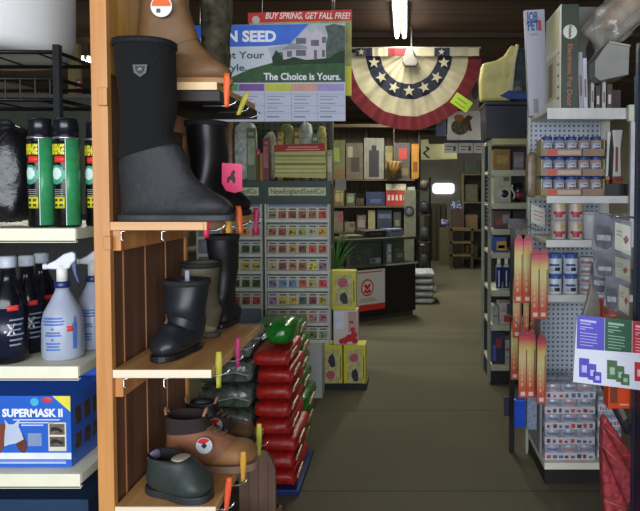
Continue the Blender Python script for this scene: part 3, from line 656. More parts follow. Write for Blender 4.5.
for px in (362, 441): 
    MB().prism([(hx(px) + (.034 if q % 2 == 0 else .014) * math.cos(PI / 2 + q * PI / 5), -.012 + (.034 if q % 2 == 0 else .014) * math.sin(PI / 2 + q * PI / 5)) for q in range(10)], -.056, -.050, 'XZ').build('star', WF, fb)
MB().tube([(hx(336), -.01, .035), (hx(480), -.01, .04)], .010, 10).build('rod', mat('#cfc9b8', .5), fb, smooth=True)
MB().tube([(hx(411.5), .0, .04), (hx(411.5), .0, H - fo.z)], .008, 10).build('hanger_pole', mat('#9a968c', .5), fb, smooth=True)
MB().prism([(-.08, -.05), (-.06, .0), (-.035, .08), (.03, .08), (.05, .0), (.08, -.05), (.06, -.09), (-.05, -.09)], -.10, -.03, 'XZ').build('white_bracket', mat('#75716a', .6), fb, (hx(410), -.01, -.07), bevel=.012)
def card(name, label, cat, d, pts, col, extra=(), mtl=None):
    o = at(sum(p[0] for p in pts) / len(pts), sum(p[1] for p in pts) / len(pts), d); f = lambda x, y: P2(x, y, d, o)
    t = thing(name, label, cat, o)
    MB().prism([f(*p) for p in pts], 0, .006, 'XZ').build('card', mtl or mat(col, .55, var=.05), t)
    for nm, pp, c, k in extra: MB().prism([f(*p) for p in pp], -.0015 * k, .001, 'XZ').build(nm, c if not isinstance(c, str) else mat(c, .55), t)
    return t, f, o
card('hanging_card', 'bright yellow-green price card tilted in front of the bunting', 'card', 5.7, [(457, 92), (473, 103), (466, 113), (450, 102)], '#b2d032',
     [('print_line', [(458, 97), (467, 103.5), (466.5, 105), (457.5, 98.5)], '#7a9420', 1), ('print_line', [(455, 101), (465, 108), (464.5, 109), (454.5, 102)], '#7a9420', 1)])
blob = lambda cx, cy, rx, ry, n=16: [(cx + rx * math.cos(2 * PI * k / n), cy + ry * math.sin(2 * PI * k / n)) for k in range(n)]
card('hanging_sign', 'white sign with brown horse and dark saddle pictures right of bunting', 'sign', 6.4, [(447, 140), (487, 140), (486, 111), (448, 111)], '#efebe0',
     [('picture', blob(460, 127, 9, 8), mat('#3a3526', .6, var=.6, scale=30, h2='#7b7a40'), 1), ('picture', blob(459, 118, 5, 3.5), '#b5682c', 2), ('horse_print', [(462, 120), (468, 115), (473, 117), (470, 121), (472, 131), (469, 131), (467, 124), (463, 124)], '#5f3a24', 2)])
card('hanging_sign', 'grey-blue picture card left of the horse sign', 'sign', 6.45, [(436, 136), (446, 136), (446, 115), (436, 115)], '#4a5870', [('print_line', [(438, 120), (444, 120), (444, 118), (438, 118)], '#8d98ac', 1)])
card('hanging_sign', 'tall narrow picture poster at the right end of the bunting', 'sign', 6.5, [(464, 111), (479, 111), (479, 60), (472, 60)], '#8d8578', [('picture', blob(475, 90, 3.5, 10), '#4a3f3c', 1), ('picture', blob(476, 70, 3, 5), '#b8b09c', 1)])
t_, f_, o_ = card('hanging_sign', 'pale yellow sign with black zigzag mark below the bunting', 'sign', 7.6, [(421, 160), (457, 159), (457, 144), (429, 144), (428, 139), (421, 140)], '#f2ecb0',
     [('zigzag_mark', [(427, 146), (430, 149), (425, 153), (430, 158), (427.5, 158), (422.5, 153), (427, 149.5), (425.5, 147)], '#1c1c18', 1)])
for k, px in enumerate((444, 459, 474)):
    card('hanging_sign', ['white number card at the left of the row right of the yellow sign', 'white number card in the middle of the row right of the yellow sign', 'white number card at the right of the row near the end shelves'][k], 'sign', 7.5, [(px, 153), (px + 14, 153), (px + 14, 143), (px, 143)], '#e8e8e0',
         [('print_line', [(px + 2, 147), (px + 8, 147), (px + 8, 146), (px + 2, 146)], '#7d8088', 1), ('print_line', [(px + 2, 150), (px + 7, 150), (px + 7, 149), (px + 2, 149)], '#7d8088', 1), ('square_mark', [(px + 9, 151), (px + 12, 151), (px + 12, 146), (px + 9, 146)], '#6a6d74', 1), ('blue_line', [(px, 143), (px + 14, 143), (px + 14, 142.2), (px, 142.2)], '#4f66a8', 2)])

# ------------------------------------------------------------------ seed racks
QD = 4.30; yq = QD
def seed_rack(label, px0, px1, header0, sign, signx, nled, base):
    t = thing('seed_rack', label, 'seed rack', (0, yq, 0)); x0, x1 = X(px0, QD), X(px1, QD)
    zt = Z(181, QD); zb = Z(340, QD)
    bx('back_panel', mat('#8b90a6', .5), x0, x1, .10, .115, zb, zt - .1, t)
    for a in (x0, x1 - .012): MB().box(a, a + .012, -.005, .115, zb - .02, zt - .14).build('side_rail', mat('#b9bdb4', .4), t)
    bx('header_board', mat('#1f3a2c', .5), x0 - .01, x1 + .01, -.01, .02, Z(204, QD), zt, t)
    bx('name_strip', mat('#c2c398', .5), X(signx[0], QD), X(signx[1], QD), -.014, -.0095, Z(195.5, QD), Z(187.5, QD), t)
    text(sign, .052, mat('#2c4a34', .5), t, ((X(signx[0], QD) + X(signx[1], QD)) / 2, -.0146, Z(191.5, QD)), width=(X(signx[1], QD) - X(signx[0], QD)) * .93, bold=.0006)
    zs = []
    for k in range(8):
        z = Z(219.5 + 17.2 * k, QD)
        if k >= nled: break
        MB().box(x0 + .012, x1 - .012, -.005, .10, z - .012, z).box(x0 + .012, x1 - .012, -.009, -.004, z - .020, z + .003).build('ledge', mat('#c6cabb', .45), t, bevel=.001)
        zs.append(z)
    if base: bx('base_panel', mat('#a9aba6', .55, var=.05), x0 + .03, x1 - .06, .02, .12, 0, zb, t); bx('base_box', mat('#94968f', .6), x0 + .03, x1 - .06, .125, .17, 0, zb, t)
    else: MB().box(x0 + .03, x1 - .03, .05, .11, 0, zb).build('base_panel', mat('#2b2d26', .6), t)
    return t, x0, x1, zs
ra, ax0, ax1, azs = seed_rack('tall grey seed packet rack with green header, right one of two', 264.5, 329, 0, 'NewEnglandSeedCo', (269, 326), 8, True)
rb_, bx0, bx1, bzs = seed_rack('tall grey seed packet rack with green header, left one of two', 196, 262, 0, 'NewEnglandSeedCo', (203, 259), 6, False)
rowcols = [['#8c7a4a', '#a34a2e', '#8b4a36', '#9a4630', '#a0622e', '#c23a30'], ['#9a5a3a', '#a2443a', '#a8a03c', '#8fa050', '#b0b088', '#d09a2a'],
           ['#8a5a4a', '#8f4438', '#b98a34', '#7a4a3a', '#c24a2e', '#b8422e'], ['#a89a6a', '#8a4a3c', '#b0743c', '#a0542e', '#d0c02a', '#8a6a78'],
           ['#7a7a9a', '#5a86b0', '#5f8cb8', '#c05a30', '#b09a50', '#c8343a'], ['#9a7a9a', '#c0a02a', '#c8a832', '#4a5a50', '#7a3a40', '#b09a30'],
           ['#8a6a34', '#a86a30', '#b04a34', '#b84a34', '#b07a80', '#a86a78'], ['#8a3a2a', '#d0b02a', '#6a8a4a', '#7a9a5a', '#6a7a3a', '#7a8a70']]
cname = lambda c: {0: 'red'}[0]
def colword(h):
    import colorsys
    r, g, b = [int(h[i:i + 2], 16) / 255 for i in (1, 3, 5)]; hh, s, v = colorsys.rgb_to_hsv(r, g, b); hh *= 360
    if s < .18: return 'grey' if v < .8 else 'white'
    if hh < 14 or hh > 345: return 'red'
    if hh < 34: return 'brown' if v < .66 else 'orange'
    if hh < 50: return 'tan' if s < .5 else 'amber'
    if hh < 66: return 'yellow'
    if hh < 170: return 'green'
    if hh < 255: return 'blue'
    return 'mauve'
PAPER = mat('#c9c7b4', .5, var=.04)
PACK = {}
def packet(label, x, z, col, group, pw=.070, ph=.084):
    t = thing('seed_packet', label, 'seed packet', (x, yq + .012, z + .0036), 0, group, rot=(-.16, 0, 0))
    if col not in PACK:
        a = MB().box(-pw / 2, pw / 2, 0, .012, 0, ph); b = MB().box(-pw * .40, pw * .40, -.0012, .0002, ph * .04, ph * .68)
        oa = a.build('envelope', PAPER, t); ob_ = b.build('picture', mat(col, .5, var=.5, scale=60), t)
        rr = random.Random(len(PACK)); sp = MB(); dk = tuple(int(int(col[i:i + 2], 16) * .45) for i in (1, 3, 5)); dh = '#%02x%02x%02x' % dk
        for k in range(4): sp.lathe([(pw * rr.uniform(.07, .13), 0), (pw * .04, .001)], (rr.uniform(-.28, .28) * pw, rr.uniform(.16, .5) * ph, .0012), 8)
        sp.T = Matrix(); oc = sp.build('picture_detail', mat(dh, .5, var=.3, scale=60), t, rot=(PI / 2, 0, 0))
        oc2 = MB().box(-pw * .36, pw * .36, -.001, .0002, ph * .78, ph * .9).build('title_print', mat(dh if rr.random() < .5 else '#3a5a44', .5), t)
        PACK[col] = [oa, ob_, oc, oc2]
    else:
        for s in PACK[col]:
            c = s.copy(); C.objects.link(c); c.parent = t
    return t
for r, z in enumerate(azs):
    for c in range(6):
        x = ax0 + .014 + (ax1 - ax0 - .028) * (c + .5) / 6; col = rowcols[r][c]
        pos = ['far left', 'second from left', 'third from left', 'third from right', 'second from right', 'far right'][c]
        row = ['top', 'second', 'third', 'fourth', 'fifth', 'sixth', 'seventh', 'bottom'][r]
        packet(f'{colword(col)} pictured seed packet, {pos} on the {row} row of the right rack', x, z, col, 'seed packets on the right rack')
lc = ['#a86a3a', '#c8823a', '#2f4a2a', '#a89a2e', '#33502c', '#8f4438']; lc2 = ['#a03a34', '#b03a4a', '#35502e', '#b0a034', '#2c4a2a', '#b8422e']
for r, z in enumerate(bzs):
    for c in range(5, 1, -1):
        x = bx0 + .014 + (bx1 - bx0 - .028) * (c + .5) / 6
        col = lc[r] if c < 5 else lc2[r]
        pos = {5: 'far right', 4: 'second from right', 3: 'third from right', 2: 'fourth from right'}[c]
        row = ['top', 'second', 'third', 'fourth', 'fifth', 'sixth'][r]
        packet(f'{colword(col)} pictured seed packet, {pos} on the {row} row of the left rack', x, z, col, 'seed packets on the left rack')
# red and green striped sign leaning on the rack header
t_, f_, o_ = card('hanging_sign', 'small red-topped sign with yellow and green stripes over the seed rack', 'sign', 4.28, [(275, 177), (326, 178), (325, 151), (275, 152)], '#c4b878',
     [('red_band', [(274, 152), (325, 151), (325, 143), (274, 145)], '#b52a22', 2)] + [('stripe', [(275, v + h), (325.5, v + h), (325.5, v), (275, v)], c, 1.4) for v, h, c in ((155, 2, '#7a9440'), (159, 1.6, '#b4a84a'), (163, 2.4, '#5f8038'), (168, 1.6, '#a8984a'), (172, 2, '#8aa04e'), (175.4, 1.2, '#b8a050'))] +
     [('print_line', [(288, 147.6), (318, 147.4), (318, 146.6), (288, 146.8)], '#e0c0a8', 3), ('print_line', [(286, 150), (320, 149.7), (320, 148.9), (286, 149.2)], '#e0c0a8', 3)])
# shelf with garden goods above and behind the racks
us = thing('display_shelf', 'upper wall shelf of garden goods above the seed racks', 'shelving', (0, 4.75, 0))
UX0, UX1 = X(176, 4.75), X(327, 4.75)
MB().box(UX0, UX1, .02, .42, Z(181, 4.75) - .02, Z(181, 4.75)).build('shelf', mat('#6b6448', .6), us)
MB().box(UX0, UX1, .42, .45, 0, 2.5).build('back_panel', pegmat('#4a4a3e', '#22221c', .05), us)
for a in (UX0, UX1 - .03): bx('upright', mat('#4a473a', .5), a, a + .03, .40, .42, 0, 2.5, us)
for v in (250, 300): MB().box(UX0, UX1, .02, .42, Z(v, 4.75) - .02, Z(v, 4.75)).build('shelf', mat('#6b6448', .6), us)
uz = Z(181, 4.75) + .0012
def bagitem(name, label, cat, px, py0, py1, wpx, d, col, group=None, z=None, h2=None, rough=.35, e=.45, dep=None, noise=.05, seed=1):
    a, b = at(px, py1, d), at(px, py0, d); z0 = a.z if z is None else z + .012; h = b.z - z0; w = wpx / FL * d; dp = dep or w * .55
    o = MB().sell((0, 0, h / 2), (w / 2, dp / 2, h / 2), e, e, 20, 12, noise=noise, seed=seed).build(name, mat(col, rough, var=.35, scale=22, h2=h2, bump=.2), None, (a.x, d + dp / 2, z0), smooth=True)
    return tag(o, label, cat, group)
bagitem('clear_bag', 'cloudy plastic bag of white bulbs standing above the pink tag', 'bag', 245, 122, 181, 22, 4.80, '#a4b0a4', z=uz, h2='#e4ece4', seed=3)
bagitem('straw_bundle', 'tan straw bundle left of the cloudy plastic bag', 'bundle', 229.6, 118, 181, 8, 4.82, '#7a5526', z=uz, e=.7, seed=4)
tag(MB().box(-.03, .03, 0, .05, 0, .40).build('seed_box', mat('#8a8c78', .6), None, (X(222, 4.80), 4.80, uz)), 'thin grey-green box at the left end of the upper shelf', 'box')
for k, (px, c, lb) in enumerate(((252, '#8a6a2e', 'golden wooden stake left of the pink topped one'), (262, '#9a7434', 'golden wooden stake right of the pink topped one'))):
    tag(MB().box(-.017, .017, 0, .02, 0, Z(150 + 3 * k, 4.78) - uz).build('garden_stake', wood(c, '#b08c48', 'z'), None, (X(px, 4.78), 4.78, uz)), lb, 'stake')
st = thing('garden_stake', 'pink topped stake between two golden stakes', 'stake', (X(257, 4.78), 4.785, uz)); bx('stick', wood('#7a5a2a', '#9a7a3c', 'z'), -.012, .012, 0, .018, 0, .2, st); MB().sell((0, .009, .225), (.03, .02, .03), .7, .7).build('pink_top', mat('#c84a62', .5), st, smooth=True)
bagitem('seed_sack', 'pale sack on the upper shelf beside the striped sign', 'sack', 270, 132, 181, 15, 4.84, '#979b7c', z=uz, h2='#c8cba8', seed=7, e=.7, noise=.12)
bagitem('green_sack', 'green sack above the left of the striped sign', 'sack', 286, 124, 181, 16, 4.86, '#76804a', z=uz, h2='#8e8c50', seed=8)
bagitem('seed_sack', 'grey-white sack standing above the middle of the striped sign', 'sack', 305, 122, 181, 16, 4.86, '#9aa09a', z=uz, h2='#d0d4ca', seed=9, e=.7, noise=.12)
bagitem('yellow_flower_bag', 'bag with yellow-green flower print at the right of the upper shelf', 'bag', 321.5, 126, 181, 10, 4.86, '#82824a', z=uz, h2='#c4be6c', seed=10, e=.6, noise=.04)
for k, (px, a, b, w, c, nm, lb) in enumerate([(208, 126, 181, 14, '#4a4636', 'carton', 'dark carton at the left end of the upper shelf behind the boots'), (336.5, 0, 0, 0, '', '', '')]):
    if w: tag(MB().box(-w / FL * 2.4, w / FL * 2.4, 0, .2, 0, Z(a, 4.8) - uz).build(nm, mat(c, .6), None, (X(px, 4.85), 4.87, uz)), lb, 'box')

# ------------------------------------------------------------------ yellow boxes and the cherry carton
ty = thing('box_tray', 'low black tray on the floor holding two yellow feeder boxes', 'tray', (X(342, 4.5), 4.5, 0))
MB().box(-.18, .18, 0, .22, 0, .012).build('tray_floor', BLACK, ty); MB().box(-.18, .18, -.004, .0, 0, .05).build('tray_front', BLACK, ty)
for s in (-1, 1): MB().box(s * .18 - .003, s * .18 + .003, 0, .22, 0, .05).build('tray_side', BLACK, ty)
YB = mat('#c9c02c', .45, var=.06)
def feeder(label, x, y, z, w, h, dep, flip, lean=0, par=None):
    t = thing('feeder_box', label, 'box', (x, y, z), 0, 'yellow feeder boxes', rot=(0, lean, 0))
    MB().box(-w / 2, w / 2, 0, dep, 0, h).build('carton', YB, t, bevel=.002)
    panel('picture', mat('#b3aa72', .5, var=.35, scale=25), t, -w * .36, w * .36, h * .10, h * .90, 0)
    cz = h * (.70 if flip else .30)
    MB().lathe([(w * .2, 0), (w * .2, .002)], seg=20).build('flower_print', mat('#a8525a', .5, var=.3, scale=50), t, (-w * .03, 0, cz), (PI / 2, 0, 0))
    dz = h * (.32 if flip else .66); n_ = 1 if flip else -1
    MB().prism([(w * .0, dz - h * .18), (w * .18, dz - h * .16), (w * .16, dz + h * .03), (w * .06, dz + h * .14), (-w * .1, dz + h * .08), (-w * .16, dz - h * .05)], -.0022, 0, 'XZ').build('feeder_print', mat('#26242c', .5, var=.4, scale=40), t)
    panel('side_print', mat('#3c3a2a', .5), t, w * .40, w * .44, h * .2, h * .75, 0, .001)
fz = .013
feeder('yellow feeder box at the left in the black floor tray', X(330.5, 4.51), 4.515, fz, .165, Z(344, 4.51) - fz - .01, .15, False)
feeder('yellow feeder box at the right in the black floor tray', X(354, 4.51), 4.515, fz, .165, Z(344, 4.51) - fz - .01, .15, True)
cz0 = Z(344, 4.51) - .0095
ch_ = thing('cherry_box', 'white carton with red cherries stacked on the yellow boxes', 'box', (X(345, 4.53), 4.53, cz0))
chh = Z(310, 4.53) - cz0; MB().box(-.092, .092, 0, .13, 0, chh).build('carton', mat('#c9bfb4', .45, var=.05), ch_, bevel=.002)
panel('pink_print', mat('#b48a86', .5), ch_, .02, .085, chh * .35, chh * .95, 0); panel('bright_panel', mat('#cfd4e2', .3), ch_, -.085, -.01, chh * .45, chh * .95, 0); panel('dark_print', mat('#6a3030', .5), ch_, .03, .06, chh * .62, chh * .68, 0, .0014)
for k, (a, b, r) in enumerate([(.03, .05, .03), (.065, .075, .026), (-.005, .03, .026), (.07, .03, .024), (.055, .115, .018), (-.03, .025, .02)]):
    MB().lathe([(r, 0), (r * .9, .002)], seg=18).build('cherry_print', mat('#b81c2a', .35), ch_, (a, -.0004 * (k + 1), b), (PI / 2, 0, 0))
feeder('yellow feeder box standing on top of the cherry carton', X(343, 4.54), 4.545, cz0 + chh, .19, Z(271, 4.54) - cz0 - chh, .11, True)

# ------------------------------------------------------------------ stacked sacks beside the boot rack
RS = 2.92
tr = tag(MB().box(X(252.5, RS), X(301, RS + .1), RS - .01, RS + .46, 0, .03).build('blue_pallet', mat('#1c2a66', .5), None, bevel=.004), 'flat blue pallet sheet under the red sacks', 'pallet')
sx0, sx1 = X(252.5, RS), X(291, RS); swd = sx1 - sx0; nS = 8; z = .031; sh_ = (Z(352, RS) - .03) / nS
names = ['lowest', 'second', 'third', 'fourth', 'fifth', 'sixth', 'seventh', 'topmost']
REDB = mat('#ac221d', .42, var=.3, scale=30, bump=.4)
def sack(name, label, x, y, z, w, d, h, m, seam, group, seed):
    t = thing(name, label, 'sack', (x, y, z), 0, group)
    MB().sell((0, d / 2, h / 2), (w / 2, d / 2, h * .475), .5, .28, 28, 10, noise=.05, seed=seed).build('body', m, t, smooth=True)
    # the crimped end seam leans out toward the aisle
    MB().prism([(w * .36, h * .30), (w * .44, h * .12), (w * .58, h * .80), (w * .53, h * .92)], .012, d * .30, 'XZ').build('end_seam', seam, t)
    MB().prism([(w * .535, h * .62), (w * .565, h * .60), (w * .60, h * .95), (w * .57, h * .97)], .010, d * .31, 'XZ').build('seam_edge', mat('#d0a878', .4), t)
    return t
for k in range(nS):
    off = [.012, .006, .02, -.008, -.012, -.008, .0, -.016][k]
    sack('red_sack', f'shiny red sack, {names[k]} in the stack beside the boot rack', (sx0 + sx1) / 2 + off, RS + .004 * (k % 3), z, swd, .42, sh_, REDB, mat('#8a1c15', .35, bump=.3), 'stacked red sacks', k); z += sh_
zr = z
GRNB = mat('#2a6c26', .25, var=.4, scale=25, bump=.35)
gt = thing('green_sack', 'rounded bright green sack lying on top of the red sacks', 'sack', (X(276, RS + .05), RS + .05, zr + .003))
MB().sell((0, .15, .062), (.072, .15, .062), .75, .55, 24, 12, noise=.05, seed=11).build('body', mat('#1f7a26', .22, var=.35, scale=20, bump=.3), gt, smooth=True); MB().prism([(-.06, .07), (-.085, .045), (-.08, .035), (-.058, .05)], .03, .26).build('end_seam', mat('#b8c4c0', .25), gt)
z = 0; gn = ['lowest', 'second', 'third', 'fourth', 'fifth', 'sixth', 'topmost']
for k in range(7):
    h = .105
    t = sack('green_sack', f'green sack, {gn[k]} in the stack behind the red sacks', X(276, 3.42) + [.0, .02, .03, .0, -.01, -.005, -.02][k], 3.42, z, .28, .4, h, GRNB, mat('#2a6a22', .3), 'stacked green sacks', 20 + k); z += h
CL = mat('#5a625c', .12, var=.5, scale=26, bump=.8, h2='#7a8478', coat=.5)
z = 0
for k in range(6):
    h = .128
    t = thing('wrapped_bundle', f'plastic wrapped grey-green bundle, {["lowest", "second", "third", "fourth", "fifth", "topmost"][k]} in the pile left of the red sacks', 'bundle', (X(221, 3.0), 3.0, z + .003), 0, 'plastic wrapped bundles')
    MB().sell((0, .2, h / 2), (.145, .2, h * .465), .45, .3, 24, 10, noise=.05, seed=40 + k).build('contents', CL, t, smooth=True)
    MB().tube([(-.125, -.002, h * .55), (-.05, -.006, h * .42), (.06, -.003, h * .6), (.13, -.002, h * .45)], .004, 6).build('wrap_fold', mat('#aab0ac', .1), t, smooth=True)
    if k == 5: MB().sell((-.01, .03, h * .72), (.035, .01, .012), 1, 1).build('label_print', mat('#6f9a4a', .4), t, smooth=True)
    z += h
# brown wooden end board beyond the boot rack
wz = Z(452, 2.15)
wbx0, wbx1 = X(236, 2.15), X(273, 2.15)
bd_ = thing('wooden_bin', 'brown wooden bin with rounded top corner beyond the boot rack', 'bin', ((wbx0 + wbx1) / 2, 2.15, 0))
hw_ = (wbx1 - wbx0) / 2
MB().prism([(-hw_, 0), (hw_, 0)] + [(hw_ - .05 + .05 * math.cos(a), wz - .09 + .09 * math.sin(a)) for a in [PI / 2 * k / 8 for k in range(9)]] + [(-hw_, wz)], 0, .02).build('end_board', wood('#5a4234', '#735644', 'z', .6, 24), bd_, bevel=.002)
MB().box(-hw_, hw_ - .012, .02, .12, 0, .018).build('bottom_board', BROWN, bd_); MB().box(hw_ - .03, hw_ - .012, .02, .12, 0.018, wz - .26).build('side_board', BROWN, bd_); MB().box(-hw_, -hw_ + .018, .02, .12, 0.018, wz - .26).build('side_board', BROWN, bd_)
for k in range(3): MB().box(-hw_ + .035 + k * .035, -hw_ + .0375 + k * .035, -.0008, .0002, 0, wz - .03).build('groove_line', mat('#4a352a', .7), bd_)
MB().box(-hw_, hw_, .10, .12, .018, wz - .26).build('end_board', BROWN, bd_)
# ------------------------------------------------------------------ sales counter, turned a little toward the aisle
CA = math.radians(36); c0 = Vector((X(344, 6.7), 6.7, 0))
ct = thing('sales_counter', 'black glass-fronted sales counter with a white poster on its front', 'counter', c0, CA)
CLn = 1.0; cz1, cz2 = .635, Z(238, 7.0)
MB().box(0, CLn, 0, .55, .06, cz1).build('cabinet', mat('#101012', .35), ct, bevel=.004); MB().box(.02, CLn - .02, .03, .52, 0, .06).build('plinth', mat('#3a3630', .7), ct)
MB().box(-.01, CLn + .02, -.02, .57, cz1, cz1 + .025).build('deck', mat('#4a4a42', .3), ct, bevel=.003)
MB().box(CLn * .55, CLn + .02, -.024, -.019, cz1, cz1 + .02).build('lit_deck_edge', mat('#c9d0d6', .2, .6), ct)  # pale strip painting the light caught along the deck's edge
MB().box(-.01, CLn + .02, -.02, .57, cz2 - .03, cz2).build('top', mat('#3c3a2c', .35), ct, bevel=.003)
for a in (0, CLn * .5, CLn - .02): MB().box(a, a + .018, -.012, .006, cz1 + .025, cz2 - .03).build('glass_post', DKMET, ct)
MB().box(0, CLn, -.004, 0, cz1 + .025, cz2 - .03).build('front_glass', clear('#8fa098', .05, .07), ct)
MB().box(0, CLn, .4, .42, cz1 + .025, cz2 - .03).build('case_back', mat('#1f1f1b', .6), ct)
cp = lambda u, v, zz: tuple(Vector(c0) + Matrix.Rotation(CA, 3, 'Z') @ Vector((u, v, zz)))
po = thing('poster', 'white poster with red ring mark on the counter front', 'poster', cp(.31, -.0065, .37), CA)
MB().box(-.235, .235, 0, .006, -.235, .235).build('sheet', mat('#c9c8c4', .5, var=.03), po)
panel('red_band', mat('#c8301e', .5), po, -.235, .235, -.235, -.165, 0); panel('top_print', mat('#b4544a', .5), po, -.2, .2, .20, .215, 0)
ring = [(.085 * math.cos(a), .10 * math.sin(a)) for a in [2 * PI * k / 32 for k in range(32)]]
MB().prism(ring, -.001, .0, 'XZ').build('red_oval', mat('#c22a26', .5), po, (-.01, 0, .03))
MB().prism([(x * .80, z * .80) for x, z in ring], -.002, 0, 'XZ').build('oval_field', mat('#d8cfc8', .5), po, (-.01, 0, .03))
MB().prism([(-.045, .02), (-.03, .055), (0, .02), (.03, .055), (.045, .02), (0, -.03)], -.003, 0, 'XZ').build('check_mark', mat('#c22a26', .5), po, (-.01, 0, .03))
MB().prism([(-.05, -.045), (-.03, -.01), (0, -.04), (.03, -.01), (.05, -.045), (.03, -.06), (0, -.07), (-.03, -.06)], -.003, 0, 'XZ').build('leaf_mark', mat('#c22a26', .5), po, (-.01, 0, .03))
panel('print_line', mat('#a85a50', .5), po, -.1, .09, -.105, -.097, 0); panel('print_line', mat('#a85a50', .5), po, -.13, .12, -.128, -.12, 0)
def on_counter(name, label, cat, u, v, zz, w, d, h, col, deco=(), rough=.5):
    t = thing(name, label, cat, cp(u, v, zz), CA)
    MB().box(-w / 2, w / 2, 0, d, 0, h).build('body', mat(col, rough), t, bevel=.006)
    for nm, a, b, c, e, cc in deco: panel(nm, mat(cc, .5), t, -w / 2 + a * w, -w / 2 + b * w, c * h, e * h, 0, .0015)
    return t
z_in = cz1 + .0255
on_counter('display_box', 'small white card box inside the counter glass case', 'box', .66, .06, z_in, .05, .04, .22, '#b4bcc8', [('print_panel', .1, .9, .45, .55, '#59606c')])
on_counter('silver_tool', 'silver tool lying beside the white card box in the glass case', 'tool', .50, .08, z_in, .16, .06, .06, '#8f97a4', [('handle_grip', .0, .3, .2, .8, '#2a2c30')], .3)
on_counter('dark_case', 'dark case at the left inside the counter glass', 'case', .25, .08, z_in, .26, .1, .12, '#252320', [('latch', .45, .55, .5, .7, '#777066')])
on_counter('tool_box', 'grey tool box in the middle of the glass case', 'box', .40, .2, z_in, .2, .1, .16, '#3d4038', [('print_panel', .2, .8, .3, .7, '#646a58')])
on_counter('tool_set', 'brown boxed tool set at the right inside the glass case', 'box', .85, .12, z_in, .14, .1, .14, '#4a4234', [('print_panel', .2, .8, .3, .7, '#7d7460')])
on_counter('cash_register', 'dark cash register on the counter top', 'cash register', .52, .15, cz2, .30, .25, .08, '#1a1b1e', [('key_panel', .2, .8, .3, .7, '#3b3e44')])
on_counter('receipt_printer', 'pale grey flat box on the counter right of the register', 'box', .80, .12, cz2, .20, .2, .09, '#70788c', [('slot', .2, .8, .6, .7, '#2c3038')])
on_counter('paper_stack', 'low stack of papers at the left on the counter top', 'papers', .22, .12, cz2, .2, .2, .035, '#6f6a58', [('print_panel', .0, 1, .4, .6, '#4b4838')])
gp = thing('potted_plant', 'green leafy plant between seed rack and counter', 'plant', (X(334.5, 6.2), 6.2, 0))
MB().lathe([(.07, 0), (.10, .5), (.11, .58), (.09, .58)], seg=20).build('pot', mat('#2c2b26', .7), gp, smooth=True)
lf = MB(); rr = random.Random(5)
for k in range(26):
    a = rr.uniform(0, 6.28); l = rr.uniform(.2, .42); sp = rr.uniform(.005, .022)
    p = [(sp * q * math.cos(a) * (1 + q), sp * q * math.sin(a) * (1 + q), .56 + l * (q / 2) ** .8) for q in range(4)]
    lf.tube(p, [.006, .008, .006, .001], 5)
lf.build('leaves', mat('#3f7a2c', .6, var=.3), gp)
def sackpile(n, x, y, w, d, h, col, nm, lab, cat, grp, seed):
    z = 0
    for k in range(n):
        o = MB().sell((0, d / 2, h / 2), (w / 2, d / 2, h * .47), .55, .3, 24, 8, noise=.05, seed=seed + k).build(nm, mat(col, .45, var=.15, scale=14, bump=.2, h2='#c4c8c4'), None, (x + R.uniform(-.012, .012), y, z), smooth=True)
        tag(o, lab.format(['lowest', 'second', 'third', 'fourth', 'topmost'][k]), cat, grp); z += h
sackpile(5, X(421.5, 7.95), 7.95, .36, .5, .088, '#9298a0', 'white_sack', 'white sack, {} in the pile at the right end of the counter', 'sack', 'white sacks by the counter', 60)

# ------------------------------------------------------------------ display wall behind the counter
WD = 9.3
wl = thing('display_shelving', 'dark wood wall shelving behind the sales counter', 'shelving', (0, WD, 0))
wx0, wx1 = X(318, WD), X(421, WD)
MB().box(wx0, wx1, .42, .46, 0, 2.55).build('back_panel', wood('#3b3124', '#574934', 'z', .7), wl)
for v in (179, 206, 232, 262): MB().box(wx0, wx1 - .1, 0, .42, Z(v, WD) - .025, Z(v, WD)).build('shelf', wood('#4a3c28', '#61503a', 'x', .6), wl)
MB().box(wx0, wx1, 0, .42, 2.5, 2.55).build('shelf', wood('#4a3c28', '#61503a', 'x', .6), wl)
for a in (wx0, X(364, WD), wx1 - .04): MB().box(a, a + .035, .26, .42, 0, 2.55).build('upright', mat('#3a3226', .6), wl)
def shelf_item(name, label, cat, px0, px1, py0, py1, d, col, deco=(), dep=.15, z=None, h2=None):
    x0, x1 = X(px0, d), X(px1, d); z0 = Z(py1, d) if z is None else z; z1 = Z(py0, d)
    t = thing(name, label, cat, ((x0 + x1) / 2, d, z0)); w, h = x1 - x0, z1 - z0
    MB().box(-w / 2, w / 2, 0, dep, 0, h).build('carton', mat(col, .55, var=.2, scale=12, h2=h2), t, bevel=.004)
    for nm, a, b, c, e, cc in deco: panel(nm, mat(cc, .55, var=.25, scale=30), t, -w / 2 + a * w, -w / 2 + b * w, c * h, e * h, 0, .003)
    return t
s1z, s2z, s3z = Z(179, WD) + .0012, Z(206, WD) + .0012, Z(232, WD) + .0012; d_ = WD + .05
shelf_item('picture_box', 'olive picture box with green print at the left of the high shelf', 'box', 331, 345, 140, 0, d_, '#5f6140', [('green_print', .1, .6, .45, .8, '#7d8a3c'), ('base_print', .0, 1, .05, .25, '#6a5430')], z=s1z)
shelf_item('picture_box', 'grey-brown picture box second on the high shelf', 'box', 346, 363, 143, 0, d_, '#5a5343', [('dark_print', .3, .8, .2, .6, '#3a2f2a'), ('light_print', .1, .4, .6, .9, '#8a8a78')], z=s1z)
shelf_item('boxed_statue', 'large grey box with dark upright figure on the high shelf', 'box', 364, 384, 138, 0, d_, '#77766a', [('dark_figure', .25, .75, .05, .7, '#26252a'), ('figure_top', .38, .62, .7, .82, '#26252a')], z=s1z)
shelf_item('tan_box', 'narrow olive box right of the dark figure box', 'box', 385, 393, 146, 0, d_, '#6a6238', [('print_panel', .1, .9, .4, .8, '#7d7444')], z=s1z)
